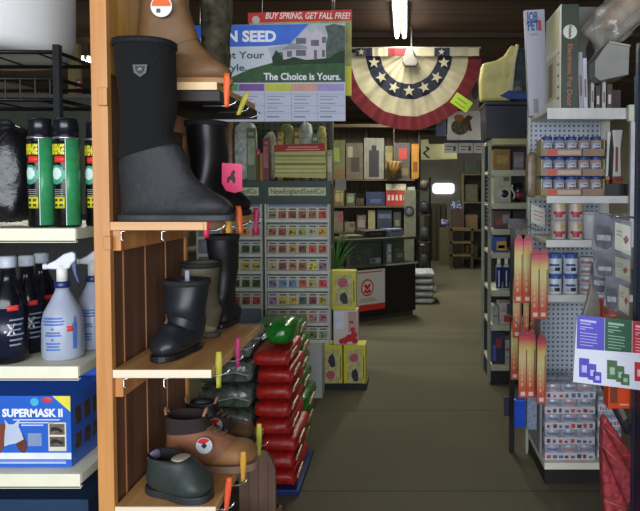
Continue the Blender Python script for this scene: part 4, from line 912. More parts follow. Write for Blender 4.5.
shelf_item('red_print_box', 'dark box with red print on the high shelf', 'box', 394, 410, 143, 0, d_, '#453f3a', [('red_print', .3, .8, .55, .85, '#a2342e'), ('tan_print', .1, .9, .1, .3, '#6a5a3c')], z=s1z)
shelf_item('orange_bottle_box', 'orange box at the right end of the high shelf', 'box', 411.5, 419, 144, 0, d_, '#a4701e', [('dark_print', .2, .8, .2, .5, '#6a4512')], z=s1z)
bk = thing('striped_cone', 'tan cone with dark stripes hanging in front of the high shelf', 'hanging cone', at(394, 168, WD - .10))
MB().lathe([(.015, -.16), (.10, -.02), (.13, .09), (.12, .10)], seg=20).build('cone', mat('#8a6a34', .7), bk, smooth=True)
for k in range(5): MB().tube([((.07 + .055 * q / 5) * math.cos(-PI / 2 + (k - 2) * .5 + q * .07) * 1.05, (.07 + .055 * q / 5) * math.sin(-PI / 2 + (k - 2) * .5 + q * .07) * 1.05, -.06 + .15 * q / 5) for q in range(6)], .008, 6).build('stripe', mat('#3a1f18', .7), bk)
MB().tube([(0, 0, .1), (0, 0, 2.5 - bk.location.z)], .004, 6).build('cord', mat('#77705e', .6), bk)
shelf_item('red_white_carton', 'row of red and white cartons on the shelf below the striped cone', 'box', 386, 406, 184, 0, d_, '#a8342e', [('white_top', 0, 1, .72, 1, '#c4bc9c')] + [('white_print', .08 + .2 * k, .2 + .2 * k, .25, .5, '#d0b8ac') for k in range(5)], z=s2z)
shelf_item('dark_blue_bin', 'dark blue bin beside the red and white cartons', 'bin', 366, 385, 192, 0, d_, '#2b3350', [('blue_print', .2, .8, .2, .5, '#43507a')], z=s2z)
shelf_item('white_carton', 'small white carton at the right of the red and white cartons', 'box', 407.5, 415, 187, 0, d_, '#a8a594', [('red_print', .2, .8, .3, .6, '#8a4038')], z=s2z)
shelf_item('blue_bins', 'blue grey bin in the middle of the shelf under the red cartons', 'bin', 377, 392, 209.5, 0, d_, '#2f364a', [('glint', .1, .9, .6, .8, '#59627a')], z=s3z)
shelf_item('dark_tin', 'dark tin beside the blue grey bin', 'tin', 393.5, 401, 212, 0, d_, '#3d4038', [('print_panel', .2, .8, .3, .6, '#71755f')], z=s3z)
shelf_item('pale_plaque', 'pale board at the left of the blue grey bin', 'board', 368, 375, 210, 0, d_, '#8f8c66', [('edge_print', .1, .9, .05, .12, '#66633e')], z=s3z)
shelf_item('gray_cabinet', 'pale grey panel with round dark clock by the aisle', 'panel', 404, 416, 190, 0, WD - .08, '#6a6c5c', [], dep=.07, z=0)
ck = thing('wall_clock', 'round dark clock on the pale grey panel', 'clock', at(409, 211, WD - .095)); MB().lathe([(.075, 0), (.08, .006), (.075, .014)], seg=24).build('case', mat('#17171b', .4), ck, (0, .014, 0), (PI / 2, 0, 0)); MB().lathe([(.05, 0), (.05, .002)], seg=24).build('dial', mat('#4a4a55', .4), ck, (0, 0.0, 0), (PI / 2, 0, 0)); MB().box(-.003, .003, -.004, -.002, 0, .04).build('hand', mat('#c0c0c4', .4), ck)
card('hanging_sign', 'small white card on a rod over the left of the counter', 'sign', 6.9, [(335, 190), (346, 190), (346, 178.5), (335, 178.5)], '#9fa39a', [('rod', [(340, 205), (340.6, 205), (340.6, 190), (340, 190)], '#6a6a60', 0.5)])
for k, (a, b, c, e, col, lb) in enumerate([(333, 343, 211, 232, '#6a6450', 'tan carton with pink spot at the left behind the counter'), (344.5, 355, 222, 232, '#6c6a56', 'low grey carton behind the left of the counter'), (356, 364, 198, 206, '#3a2c20', 'brown carton on the middle shelf behind the counter')]):
    shelf_item('carton', lb, 'box', a, b, c, 0, d_, col, [('spot_print', .55, .95, .5, .85, '#8a3a5a' if k == 0 else '#4a463a')], z=s3z if k < 2 else s2z)
for k, (a, b, c, zz_, col, lb, dc) in enumerate([
    (334, 344, 189, s2z, '#6a5c3a', 'tan carton at the far left of the middle shelf behind the counter', '#9a8c5c'), (346, 355, 193, s2z, '#3f4a3a', 'dark green carton second on the middle shelf behind the counter', '#7a8a6a'),
    (356.5, 366, 215, s3z, '#5a4a4a', 'brown-grey carton left of the pale board behind the counter', '#8a7a74'), (334, 342, 244, Z(262, WD) + .0012, '#4a4a3c', 'grey-green carton on the lowest visible shelf behind the counter', '#7c7c64')]):
    shelf_item('carton', lb, 'box', a, b, c, 0, WD + .06, col, [('picture', .15, .85, .25, .75, dc), ('print_line', .2, .8, .82, .9, dc)], .15, zz_)
# dark rack of goods at the aisle end of the counter
ar = thing('goods_rack', 'dark wire goods rack standing at the aisle behind the white sacks', 'rack', (X(424.5, 8.85), 8.85, 0))
for sx in (-1, 1):
    for sy in (0, .3): MB().tube([(sx * .085, sy, 0), (sx * .085, sy, 1.72)], .010, 8).build('post', DKMET, ar)
for zq in (.3, .75, 1.15, 1.5): MB().box(-.095, .095, -.01, .31, zq, zq + .02).build('shelf', mat('#24261f', .6), ar)
for k, (zq, h, col, lb) in enumerate([(.32, .28, '#2f3428', 'dark green bundle on the lowest shelf of the aisle rack'), (.77, .22, '#3f4438', 'grey green bundle on the second shelf of the aisle rack'), (1.17, .2, '#29323a', 'blue grey bundle on the third shelf of the aisle rack'), (1.52, .16, '#4b463c', 'tan bundle on the top shelf of the aisle rack')]):
    tag(MB().sell((0, .15, h / 2), (.066, .125, h * .48), .6, .5, 18, 8, noise=.08, seed=k).build('bundle', mat(col, .6, var=.3, scale=18), None, (ar.location.x, 8.85, zq + .002), smooth=True), lb, 'bundle')
tag(MB().sell((0, .06, .05), (.03, .03, .05), .8, .8).build('shiny_bottle', mat('#c0c0c4', .2, .5), None, (X(435, 8.9), 8.9, 0.0)), 'small shiny bottle on the floor by the aisle rack', 'bottle')
for k, (a, b, c, y, col, lb, dc) in enumerate([
    (247, 256, 128, 4.74, '#6f7a5c', 'narrow picture carton behind the golden stakes', '#a8b494'), (263, 269.5, 138, 4.80, '#8a4a52', 'small red-brown carton left of the striped sign', '#c07a80'), (277.5, 283, 132, 4.80, '#9a8a4c', 'slim tan carton behind the left of the striped sign', '#c8b878'),
    (294, 300, 128, 4.80, '#7d6a3a', 'slim brown carton behind the middle of the striped sign', '#c4b070'), (312, 318.5, 134, 4.80, '#6a7a6a', 'slim grey-green carton behind the right of the striped sign', '#b4c4b0'), (327.2, 332, 150, 4.80, '#a8a48c', 'pale narrow carton at the right end of the upper shelf', '#d8d4b8')]):
    shelf_item('carton', lb, 'box', a, b, c, 0, y - (0 if k == 0 else .022), col, [('picture', .12, .88, .3, .8, dc), ('print_line', .2, .8, .86, .92, dc)], .03, uz)
# ------------------------------------------------------------------ far end of the store
def far_shelf(name, label, x0, x1, y, h, nsh, col):
    t = thing(name, label, 'shelving', (0, y, 0))
    for a in (x0, x1 - .04): MB().box(a, a + .04, 0, .5, 0, h).build('upright', mat(col, .6), t)
    MB().box(x0, x1, .48, .52, 0, h).build('back_panel', mat('#3f3c30', .7), t)
    for k in range(nsh): MB().box(x0 + .04, x1 - .04, .0, .48, .1 + k * (h - .15) / max(1, nsh - 1), .13 + k * (h - .15) / max(1, nsh - 1)).build('shelf', mat(col, .6), t)
    return [.13 + k * (h - .15) / max(1, nsh - 1) for k in range(nsh)]
fx0, fx1 = X(462, 12.5), X(500, 12.5)
zz = far_shelf('far_shelving', 'wooden shelving at the far right end of the aisle', fx0, fx1, 12.5, 1.9, 4, '#6b6244')
fcol = ['#6a5f3f', '#4b4a3a', '#7a6440', '#39424a', '#5c5a44', '#7d7a62', '#434b3c', '#6b4a34']
fl = ['olive brown', 'dark grey', 'tan', 'blue grey', 'khaki', 'pale grey', 'dark green', 'rust brown']
q = 0
for s in range(4):
    for k in range(2):
        x = fx0 + .2 + k * .36
        tag(MB().box(-.14, .14, 0, .3, 0, .26 + .05 * ((s + k) % 3)).build('far_carton', mat(fcol[q], .6, var=.25), None, (x, 12.55, zz[s] + .0012), bevel=.01), f'{fl[q]} carton on the {["lowest", "second", "third", "top"][s]} shelf of the far shelving, {"left" if k == 0 else "right"}', 'box'); q += 1
bb = thing('wooden_crate_stack', 'low wooden stand with trays on the floor near the far door', 'stand', (X(462, 11.6), 11.6, 0))
for zq in (.25, .5, .75): MB().box(-.22, .22, 0, .4, zq, zq + .04).build('tray', mat('#6b5b34', .6), bb)
for sx in (-.2, .2):
    for sy in (.02, .38): MB().box(sx - .02, sx + .02, sy - .02, sy + .02, 0, .8).build('leg', mat('#4b4028', .6), bb)
for k, (px, pz, lb) in enumerate([(445, .78, 'blue and white flowers in a stand left of the aisle end'), (457.5, 1.16, 'blue and white flowers on the stand right of the aisle end')]):
    y = 12.2 if k == 0 else 12.0
    t = thing('flower_pot', lb, 'plant', (X(px, y), y, 0))
    MB().box(-.11, .11, 0, .16, 0, pz).build('stand', mat('#5e553a' if k == 0 else '#4a3a2c', .6), t)
    m_ = MB(); rr = random.Random(k)
    for j in range(14): m_.sell((rr.uniform(-.09, .09), .08 + rr.uniform(-.04, .04), pz + rr.uniform(.02, .14)), (.035, .035, .03), .9, .9, 8, 5)
    m_.build('flowers', mat('#3a4a9a', .6, var=.4, scale=18, h2='#b8c0e0'), t, smooth=True)
lc_ = thing('long_rack', 'row of dark hanging tools along the left of the far aisle', 'tool rack', (X(434, 12.8), 12.8, 0))
MB().box(-.2, .3, .3, .34, 0, 1.25).build('board', mat('#3f3a2a', .7), lc_)
for k in range(5): MB().tube([(-.16 + k * .1, .25, .05), (-.155 + k * .1, .27, 1.22 - .05 * (k % 3))], .014, 6).build('tool_handle', mat(['#4a3a22', '#2c2c28', '#5a4a2c', '#38332a', '#4b4636'][k], .6), lc_)
# left background behind the shelving
bgx = X(76, 6.2)
cb = thing('tan_cabinet', 'tall tan board cabinet in the left background with red sign', 'cabinet', (bgx, 6.2, 0))
MB().box(-.06, .05, 0, .06, 0, Z(44, 6.2)).build('body', wood('#7d7048', '#968758', 'z', .7), cb); MB().box(-.06, .05, -.012, 0, Z(44, 6.2) - .05, Z(44, 6.2)).build('trim', wood('#8a7d54', '#a09060', 'x', .7), cb)
sg = thing('hanging_sign', 'narrow red sign with pale marks on the tan cabinet', 'sign', at(79, 89, 6.17)); MB().box(-.03, .03, 0, .012, -.10, .10).build('board', mat('#8e3a34', .5), sg)
for k in range(4): panel('mark', mat('#c8a8a0', .5), sg, -.015, .015, -.08 + k * .045, -.055 + k * .045, 0, .002)
lb_ = thing('low_cabinet', 'grey cabinet low in the left background behind the wire rack', 'cabinet', (X(30, 5.4), 5.4, 0)); MB().box(-.8, .55, 0, .4, 0, Z(98, 5.4)).build('body', mat('#55584e', .6, var=.2, scale=3), lb_); MB().box(-.82, .57, -.02, .42, Z(98, 5.4), Z(98, 5.4) + .03).build('top', mat('#6a6c60', .6), lb_)
0 and tag(MB().box(-.9, .2, 0, .06, -.3, .3).build('hanging_board', mat('#5d5a44', .7, var=.2, scale=4), None, at(60, 74, 7.0)), 'faded board hanging high in the left background', 'board')
# ------------------------------------------------------------------ near end of the right-hand shelving (an end bay facing us)
ED = 3.03; EB = 3.44; ex0 = X(545, ED, 400); ex1 = X(636, ED)
eg = thing('end_shelving', 'cream end bay of store shelving with grey pegboard and canned goods', 'shelving', (0, 0, 0))
GPEG = pegmat('#b6bfcc', '#465060', .027)
EZ = [Z(463, ED), Z(295, ED), Z(240, ED), Z(196, ED), Z(108, ED)]
MB().box(ex0, ex1, ED, EB, EZ[0] - .035, EZ[0]).build('base_deck', SHELFW, eg, bevel=.003); MB().box(ex0 + .004, ex1, ED + .01, EB, 0, EZ[0] - .035).build('kick_plate', mat('#1c1b1a', .5), eg)
MB().box(ex0 + .005, ex1, EB, EB + .012, .05, EZ[4] + .02).build('pegboard', GPEG, eg)
for i, dd_ in ((1, .30), (2, .30), (3, .36), (4, .34)):
    y0 = ED if i != 1 else ED
    s = MB().box(ex0, ex1 - .005, y0 + .004, EB, EZ[i] - .02, EZ[i]).build('shelf', SHELFW, eg, bevel=.002)
    MB().box(ex0, ex1 - .005, y0, y0 + .004, EZ[i] - (.055 if i == 4 else .036), EZ[i]).build('price_rail', mat('#c9c8c4', .45), s)
for a in (ex0 - .014, ex1 - .05): MB().box(a, a + .014 if a < ex0 else a + .05, EB - .01, EB + .03, 0, EZ[4] + .06).build('upright', mat('#b9bab2', .4), eg)
MB().box(ex1 - .040, ex1 - .004, ED - .03, ED - .004, EZ[2] - .02, EZ[4] - .02).build('front_post', mat('#c3c6cc', .4), eg, bevel=.003)
MB().box(ex1 - .055, ex1 + .005, ED - .036, ED - .003, EZ[4] - .07, EZ[4] + .012).build('post_bracket', mat('#c9cbb8', .5), eg, bevel=.003)
MB().box(ex0 - .012, ex0, ED + .06, EB, EZ[0] + .02, EZ[0] + .9).build('side_panel', mat('#84868a', .5), eg)
MB().box(ex0 - .02, ex0 - .014, EB - .05, EB - .02, 0, EZ[0] + .3).build('side_rod', mat('#c4c6b8', .4), eg)
EZ = [z + .0012 for z in EZ]
# jar trays
def jar(label, x, y, z, r, h, col, grp):
    t = thing('jar', label, 'jar', (x, y, z), 0, grp)
    MB().lathe([(r * .9, 0), (r, .004), (r, h * .78), (r * .8, h * .84)], seg=18).build('glass', mat(col, .12, var=.15), t, smooth=True)
    MB().lathe([(r * .9, 0), (r * .94, .003), (r * .94, h * .13), (r * .85, h * .16)], (0, 0, h * .84), seg=18).build('lid', mat('#2d4686', .35), t, smooth=True)
    MB().patch(r, -1, 1, h * .25, h * .66, t=.0006).build('paper_label', mat('#c4c4cc', .4), t, smooth=True)
    MB().patch(r, -.5, .6, h * .33, h * .42, t=.001, n=4).patch(r, -.3, .5, h * .5, h * .56, t=.001, n=4).build('print_mark', mat('#55506a' , .5), t)
tx0, tx1 = X(541, ED + .03), X(603, ED + .03)
tz = EZ[3] + .0005
for row in range(3):
    h = Z(177 - 20.2 * row, ED) - Z(197 - 20.2 * row, ED); h = .1005
    t = thing('jar_tray', ['bottom', 'middle', 'top'][row] + ' tan card tray of blue lidded jars in the stack of three', 'tray', ((tx0 + tx1) / 2, ED + .02, tz), 0, 'stacked jar trays')
    hw = (tx1 - tx0) / 2; tc_ = mat('#8a705a', .5, var=.15)
    MB().box(-hw, hw, 0, .12, 0, .004).build('tray_floor', tc_, t); MB().box(-hw, hw, -.003, .0, 0, .036).build('tray_front', tc_, t)
    for s in (-1, 1): MB().box(s * hw - .002, s * hw + .002, -.003, .12, 0, .085).build('tray_side', mat('#a39c66', .3, var=.2), t)
    MB().box(-hw, hw, .118, .121, 0, .07).build('tray_back', tc_, t)
    panel('red_print', mat('#c2452e', .5), t, -hw + .03, -hw + .075, .004, .032, -.003, .001); panel('pale_print', mat('#b8a08c', .5), t, -hw + .08, hw * .25, .006, .028, -.003, .0008)
    panel('split_line', mat('#3a2418', .6), t, hw * .28, hw * .31, 0, .036, -.003, .0014)
    cols = ['#9aa0b4', '#8f92aa', '#9a9cb0', '#a88f88', '#b09a90']
    for k in range(5):
        x = (tx0 + tx1) / 2 - hw + .033 + k * (2 * hw - .066) / 4
        jar(f'blue lidded jar, {["far left", "second from left", "middle one", "second from right", "far right"][k]} in the {["bottom", "middle", "top"][row]} tray', x, ED + .056, tz + .0045, .0298, .095, cols[k], 'jars in card trays')
    tz += h
# brushes in a dark tray at the right of that shelf
btx = X(617, ED + .10)
bt = thing('brush_tray', 'black open tray holding upright white-handled brushes', 'tray', (btx - .012, ED + .08, EZ[3] + .0005))
bw = .068
MB().box(-bw, bw, 0, .14, 0, .004).box(-bw, bw, -.003, 0, 0, .06).box(-bw - .002, -bw, -.003, .14, 0, .06).box(bw, bw + .002, -.003, .14, 0, .06).box(-bw, bw, .137, .14, 0, .06).build('tray_body', mat('#18191b', .5), bt)
def brush(label, x, y, tilt, h, w, hc):
    t = thing('brush', label, 'brush', (x, y, EZ[3] + .006), 0, None, rot=(0, tilt, 0))
    MB().box(-w * .9, w * .9, -.02, .02, .03, .075).build('bristles', mat('#8a4a34', .8, var=.3, scale=80), t, bevel=.004); MB().box(-w, w, -.022, .022, .075, .095).build('ferrule', mat(hc, .5), t, bevel=.003)
    MB().prism([(-w * .7, .09), (w * .7, .09), (w * .55, h * .7), (w * .9, h), (-w * .9, h), (-w * .55, h * .7)], -.008, .008).build('handle', mat('#c9c8c4', .4), t, bevel=.003)
brush('slim white-handled brush at the left in the black tray', btx - .050, ED + .13, .04, .33, .011, '#9a7a5c')
brush('wide white-handled brush with red-brown head in the black tray', btx + .014, ED + .15, .0, .34, .030, '#7c2f1e')
fl_ = MB().box(-.010, .004, -.009, -.0082, .12, .25); fl_.build('handle_stripe', mat('#8d3a2a', .5), bpy.data.objects['brush.001'])
tag(MB().box(-.05, .06, 0, .012, 0, .30).build('green_card', mat('#25402a', .5), None, (btx + .01, ED + .26, EZ[3] + .0005)), 'dark green card standing behind the brushes', 'card')
# tins
def tin(label, x, y, z, r, h, lidc, body, grp, marks=(), band=None):
    t = thing('tin', label, 'tin', (x, y, z), 0, grp)
    MB().lathe([(r * .97, 0), (r, .003), (r, h - .006), (r * .96, h - .003)], seg=24).build('body', mat(body, .3, var=.05), t, smooth=True)
    MB().lathe([(r * .98, h - .004), (r * 1.02, h - .003), (r * 1.02, h - (.001 if not lidc else -.004)), (r * .9, h + .001 if not lidc else h + .005)], seg=24).build('lid', mat(lidc or '#a9acb0', .35), t, smooth=True)
    for a0, a1, v0, v1, c in marks: MB().patch(r, a0, a1, v0 * h, v1 * h, t=.0008, n=5).build('print_mark', mat(c, .4), t)
def tins(spec, px, d, zs, r, h, names, grp, lidc, body, marks):
    for k, z in enumerate(zs): tin(names[k], X(px, d), d, z, r, h, lidc, body, grp, marks)
RM = [(-.9, .9, .28, .42, '#b0202a'), (-.6, .3, .12, .28, '#8a1a22'), (-.8, -.2, .5, .85, '#c8b9a8'), (.1, .7, .55, .8, '#c9a24a')]
h1 = (Z(200, 3.08) - EZ[2] - .02) / 2; h1 = .098
for i, px in enumerate((558.5, 575.5)):
    for k in range(2): tin(f'white and red tin, {"lower" if k == 0 else "upper"} of the {["left", "right"][i]} pair under the jars', X(px, 3.09), 3.09, EZ[2] + k * (h1 + .002), .0375, h1, None, '#b4a9a8', 'white and red tins', RM)
BM = [(-1.1, 1.1, .80, .96, '#2a56a4'), (-.9, .5, .40, .52, '#2a4a8c'), (-.2, .6, .15, .34, '#20242c'), (-.8, -.3, .12, .3, '#9aa4b4')]
h2_ = .098
for i, px in enumerate((555, 571)):
    for k in range(2): tin(f'white and blue tin, {"lower" if k == 0 else "upper"} of the {["left", "right"][i]} pair on the middle shelf', X(px, 3.08), 3.08, EZ[1] + k * (h2_ + .006), .0365, h2_, '#3a5ea8', '#c3cad4', 'white and blue tins', BM)
for i, (px, n, r) in enumerate(((587, 4, .0375), (602, 4, .0365))):
    for k in range(n): tin(f'flat pale tin, {["lowest", "second", "third", "topmost"][k]} in the {["left", "right"][i]} column beside the blue tins', X(px, 3.09), 3.09, EZ[1] + k * .0475, r, .0455, None, '#b3b6bc', 'flat pale tins', [(-1, 1, .25, .6, '#8d7a74'), (-.5, .4, .35, .5, '#a8443a'), (.5, .9, .2, .8, '#e0dcd4')])
wt = thing('white_box_tub', 'plain white tub beside the white and red tins', 'tub', (X(590, 3.1), 3.1, EZ[2])); MB().lathe([(.036, 0), (.040, .12), (.038, .125)], seg=20).build('tub_body', mat('#b9bcc2', .4), wt, smooth=True); MB().lathe([(.042, .125), (.042, .14), (.03, .143)], seg=20).build('lid', mat('#a8acb4', .4), wt, smooth=True)
tag(bx('blue_label_box', mat('#6d7c9a', .5), X(598, 3.1), X(611, 3.1), 3.1, 3.2, EZ[2], EZ[2] + .13), 'grey-blue carton at the right end of the red tin shelf', 'box')
# shrink wrapped flats of small cans on the base deck
def canflat(label, x0, x1, y, z, h, seed, group):
    w = x1 - x0; t = thing('can_flat', label, 'can tray', ((x0 + x1) / 2, y, z), 0, group)
    MB().box(-w / 2, w / 2, 0, .17, 0, h * .5).build('card_tray', mat('#c8c6ce', .5, var=.12, scale=40), t, bevel=.002)
    rr = random.Random(seed)
    for k in range(8): panel('print_mark', mat(['#6a5a80', '#8a3040', '#5a6a94', '#c84a4a', '#4a4a58'][rr.randrange(5)], .5), t, -w / 2 + .01 + k * w / 8.3, -w / 2 + .01 + k * w / 8.3 + w * rr.uniform(.05, .09), h * .12, h * rr.uniform(.26, .42), 0, .0008)
    r = w / 6.15
    for k in range(3):
        cx = -w / 2 + r + .003 + k * (w - 2 * r - .006) / 2
        for q, yy in enumerate((r, .168 - r)):
            c = MB().lathe([(r * .96, h * .5), (r, h * .52), (r, h * .95), (r * .95, h * .99)], (0, 0, 0), seg=18).build('can', mat('#b4b8c8', .25, .2, var=.2, scale=40), t, (cx, yy, 0), smooth=True)
            if q == 0: MB().patch(r, -.8, .7, h * .62, h * .78, t=.0008, n=4).build('print_mark', mat(['#5a6088', '#7a6a90', '#b06a6a', '#4a5a9a'][rr.randrange(4)], .4), c)
    MB().box(-w / 2 + .002, w / 2 - .002, -.0012, .1712, h * .5, h * .995).build('shrink_wrap', mat('#e8ecf4', .08, alpha=.16), t)
fh = (Z(384, 3.06) - EZ[0]) / 5; z = EZ[0]
for k in range(5):
    canflat(f'shrink wrapped flat of small cans, {["lowest", "second", "third", "fourth", "topmost"][k]} in the left stack on the base', X(547, 3.06), X(598, 3.06), 3.06 + .004 * (k % 2), z, fh - .001, k, 'shrink wrapped can flats'); z += fh
z = EZ[0]
for k in range(4):
    canflat(f'shrink wrapped flat of small cans, {["lowest", "second", "third", "topmost"][k]} in the right stack on the base', X(600.5, 3.10), X(632, 3.10) - .04, 3.10, z, fh - .001, 9 + k, 'shrink wrapped can flats'); z += fh
# things on top of that bay
TZ = EZ[4] + .0005
pd = thing('door_carton', 'tall narrow dark green pet door carton with white side on the top shelf', 'box', (X(568.5, ED + .02), ED + .02, TZ))
pw = X(577.5, ED + .02) - X(560, ED + .02); ph = Z(4, ED + .02) - TZ
MB().box(-pw / 2, pw / 2, 0, .32, 0, ph).build('carton', mat('#26382c', .45, var=.2, scale=5, h2='#35402e'), pd, bevel=.001)
MB().box(-pw / 2 - .0012, -pw / 2 + .0004, .0, .32, 0, ph).build('white_side', mat('#fbf8ea', .45, var=.02), pd)
MB().box(-pw / 2 - .0022, -pw / 2, .02, .30, ph * .62, ph * .97).build('yellow_print', mat('#f2ecb4', .5, var=.06, scale=8), pd); MB().box(-pw / 2 - .0022, -pw / 2, .08, .30, ph * .12, ph * .56).build('picture_panel', mat('#d8d0b0', .5), pd); MB().box(-pw / 2 - .0032, -pw / 2, .16, .25, ph * .16, ph * .5).build('door_print', mat('#96805a', .5), pd)
for k in range(5): MB().box(-pw / 2 - .0032, -pw / 2, .03, .06, ph * (.1 + .11 * k), ph * (.12 + .11 * k)).build('print_line', mat('#6a6a5a', .5), pd)
MB().lathe([(.035, 0), (.035, .0012)], seg=24).build('round_emblem', mat('#d0d0c4', .4), pd, (0, 0, ph * .735), (PI / 2, 0, 0))
text('PetSafe', .02, mat('#1f3328', .5), pd, (0, -.0022, ph * .735), width=.060, rot=(PI / 2, PI / 2, 0), bold=.0006)
text('Electronic Pet Door', .036, mat('#a8684a', .5), pd, (0, -.001, ph * .32), width=ph * .60, rot=(PI / 2, PI / 2, 0), bold=.0004)
jb = thing('leaning_carton', 'flat white carton with blue and red letters leaning behind the green carton', 'box', (X(532.5, 3.40) + .03, 3.385, TZ + .004), 0, None, rot=(0, -.05, 0))
jw = .056; jh = Z(11, 3.4) - TZ
MB().box(-jw, jw, 0, .035, 0, jh).build('carton', mat('#a9a9b4', .5, var=.04), jb, bevel=.002)
text('JOB', .07, mat('#2f5a8e', .5), jb, (-jw * .25, -.001, jh * .93), width=jw * 1.15, bold=.003); text('PET', .07, mat('#2f5a8e', .5), jb, (-jw * .2, -.001, jh * .845), width=jw * 1.15, bold=.003)
panel('red_print', mat('#b0403a', .5), jb, jw * .28, jw * .6, jh * .80, jh * .9, 0, .002); panel('print_line', mat('#8a8a96', .5), jb, -jw * .6, jw * .2, jh * .76, jh * .775, 0); panel('badge_print', mat('#7d7f86', .5), jb, -jw * .5, jw * .0, jh * .03, jh * .16, 0)
hp = thing('horse_board', 'grey board with dark horse head print behind the clear bag', 'board', (X(588, 3.40), 3.40, TZ)); hw2 = X(602, 3.42) - X(588, 3.42); hh2 = Z(8, 3.42) - TZ
MB().box(-hw2, hw2, 0, .01, 0, hh2).build('board', mat('#77746f', .5, var=.06), hp)
MB().prism([(-.01, hh2 * .45), (-.02, hh2 * .62), (-.005, hh2 * .70), (.02, hh2 * .9), (.026, hh2 * .82), (.04, hh2 * .72), (.055, hh2 * .66), (.05, hh2 * .62), (.03, hh2 * .62), (.025, hh2 * .5)], -.0016, .0002).build('horse_print', mat('#23211f', .6), hp)
for k, (px, w, hpx, c, lb) in enumerate([(580.5, .012, 52, '#a8a4ac', 'white thick book first after the green carton'), (585, .010, 58, '#c4c0c8', 'white thin book second after the green carton'), (591.5, .008, 78, '#b4b0b0', 'low white booklet third after the green carton'), (597, .012, 86, '#3d3834', 'short dark book with pale print after the booklets'), (603, .009, 80, '#b8b6b0', 'low white booklet beside the short dark book'), (608.5, .014, 84, '#4a332e', 'short red-brown book at the right of the top shelf')]):
    y = ED + .10; h = Z(hpx, y) - TZ; t = thing('book', lb, 'book', (X(px, y), y, TZ), 0, 'books on the top shelf', rot=(0, -.03 if k < 2 else 0, 0))
    MB().box(-w, w, 0, .16, 0, h).build('cover', mat(c, .5), t, bevel=.001); MB().box(-w * .7, w * .7, .003, .161, .003, h + .0005).build('pages', mat('#d0ccc0', .7), t)
    panel('spine_print', mat('#70686a' if k not in (3, 5) else '#c8bcb4', .5), t, -w * .5, w * .5, h * .25, h * .6, 0)
bn = thing('gray_bin', 'pale grey tilted carton under the clear bag', 'box', (X(613, 3.02), 3.03, TZ + .135), 0, None); 
gw = X(628, 3.0) - X(613, 3.0)
MB().prism([(-gw * 1.25, .10), (-gw * 1.25, .02), (-gw * .9, 0), (gw * 1.0, .03), (gw * 1.05, .17), (-gw * .4, .19)], 0, .20).build('carton', mat('#8d8c86', .5), bn, bevel=.003); MB().prism([(-gw * .35, .195), (gw * 1.05, .175), (gw * 1.05, .168), (-gw * .38, .185)], -.01, .20).build('lid', mat('#a5a490', .5), bn)
sup = tag(bx('support_carton', mat('#3a322e', .6), X(604, 3.16), X(634, 3.1), 3.31, 3.37, TZ, TZ + .135), 'dark carton behind the low books holding up the grey carton', 'box')
cbg = thing('clear_bag', 'big crumpled clear plastic bag with orange print at the top right', 'bag', (X(637, 3.0), 3.0, TZ + .40))
MB().sell((0, .1, .10), (.19, .12, .10), .7, .7, 64, 28, noise=.2, seed=12).build('film', mat('#c4c0b4', .12, var=.25, scale=9, bump=1.0, alpha=.34, h2='#e2dfd4', coat=.6), cbg, (0, 0, 0), (0, -.75, 0), smooth=True)
MB().sell((.05, .1, .12), (.13, .08, .06), .7, .7, 24, 10, noise=.1, seed=14).build('contents', mat('#b0764e', .5, var=.4, scale=10, h2='#c9b49a'), cbg, rot=(0, -.75, 0), smooth=True)
for k in range(0):
    a = -.6 + k * .28; MB().tube([(-.17 + .035 * k, -.03 - .012 * (k % 3), -.10 + .035 * k), (-.13 + .04 * k, -.045 - .01 * (k % 2), .02 + .03 * k), (-.10 + .035 * k, -.02, .11 + .03 * k)], .0035, 6).build('fold_line', mat('#e4e2da', .08), cbg, smooth=True)
# sparkler style stick packs hanging off the bay's aisle side
pkm = None
def sticks_mat():
    m = bpy.data.materials.new('gradient'); m.use_nodes = True; nt = m.node_tree; b = nt.nodes['Principled BSDF']
    tc = N(nt, 'ShaderNodeTexCoord'); sx = N(nt, 'ShaderNodeSeparateXYZ'); mr = N(nt, 'ShaderNodeMapRange'); mr.inputs[1].default_value = 0; mr.inputs[2].default_value = .35
    cr = N(nt, 'ShaderNodeValToRGB'); e = cr.color_ramp.elements; e[0].position = 0; e[0].color = lin('#c4563c'); e[1].position = 1; e[1].color = lin('#b83048')
    for p, c in ((.16, '#cc5a3c'), (.36, '#cc9660'), (.58, '#d0cc86'), (.74, '#d4bc70'), (.88, '#c8505a')): q = e.new(p); q.color = lin(c)
    nt.links.new(tc.outputs['Object'], sx.inputs[0]); nt.links.new(sx.outputs['Z'], mr.inputs[0]); nt.links.new(mr.outputs[0], cr.inputs[0]); nt.links.new(cr.outputs[0], b.inputs['Base Color']); b.inputs['Roughness'].default_value = .3
    return m
SM = sticks_mat()
proto = None
def stickpack(label, px, ybot, d, grp, tilt=0):
    global proto
    p = at(px, ybot, d)
    if proto is None:
        t = thing('stick_pack', label, 'hanging pack', p, 0, grp)
        MB().box(-.0225, .0225, 0, .012, 0, .325).build('sleeve', SM, t, bevel=.002); panel('white_square', mat('#e0d4cc', .4), t, -.012, .010, .012, .032, 0); 
        for k in range(6): panel('letter_mark', mat('#d8b8a0', .4), t, -.010, -.002, .06 + .03 * k, .078 + .03 * k, 0)
        panel('side_stripe', mat('#8a3a2c', .4), t, .014, .019, .04, .25, 0); MB().prism([(-.0225, .325), (.0225, .325), (.010, .352), (-.010, .352)], .003, .005).build('hang_tab', mat('#a04048', .4), t)
        MB().tube([(0, .004, .35), (0, .004, .362), (0, -.002, .37)], .002, 6).build('hook_loop', HOOK, t); proto = t
    else: dup(proto, label, p, 0, grp)
G_ = 'hanging stick packs'
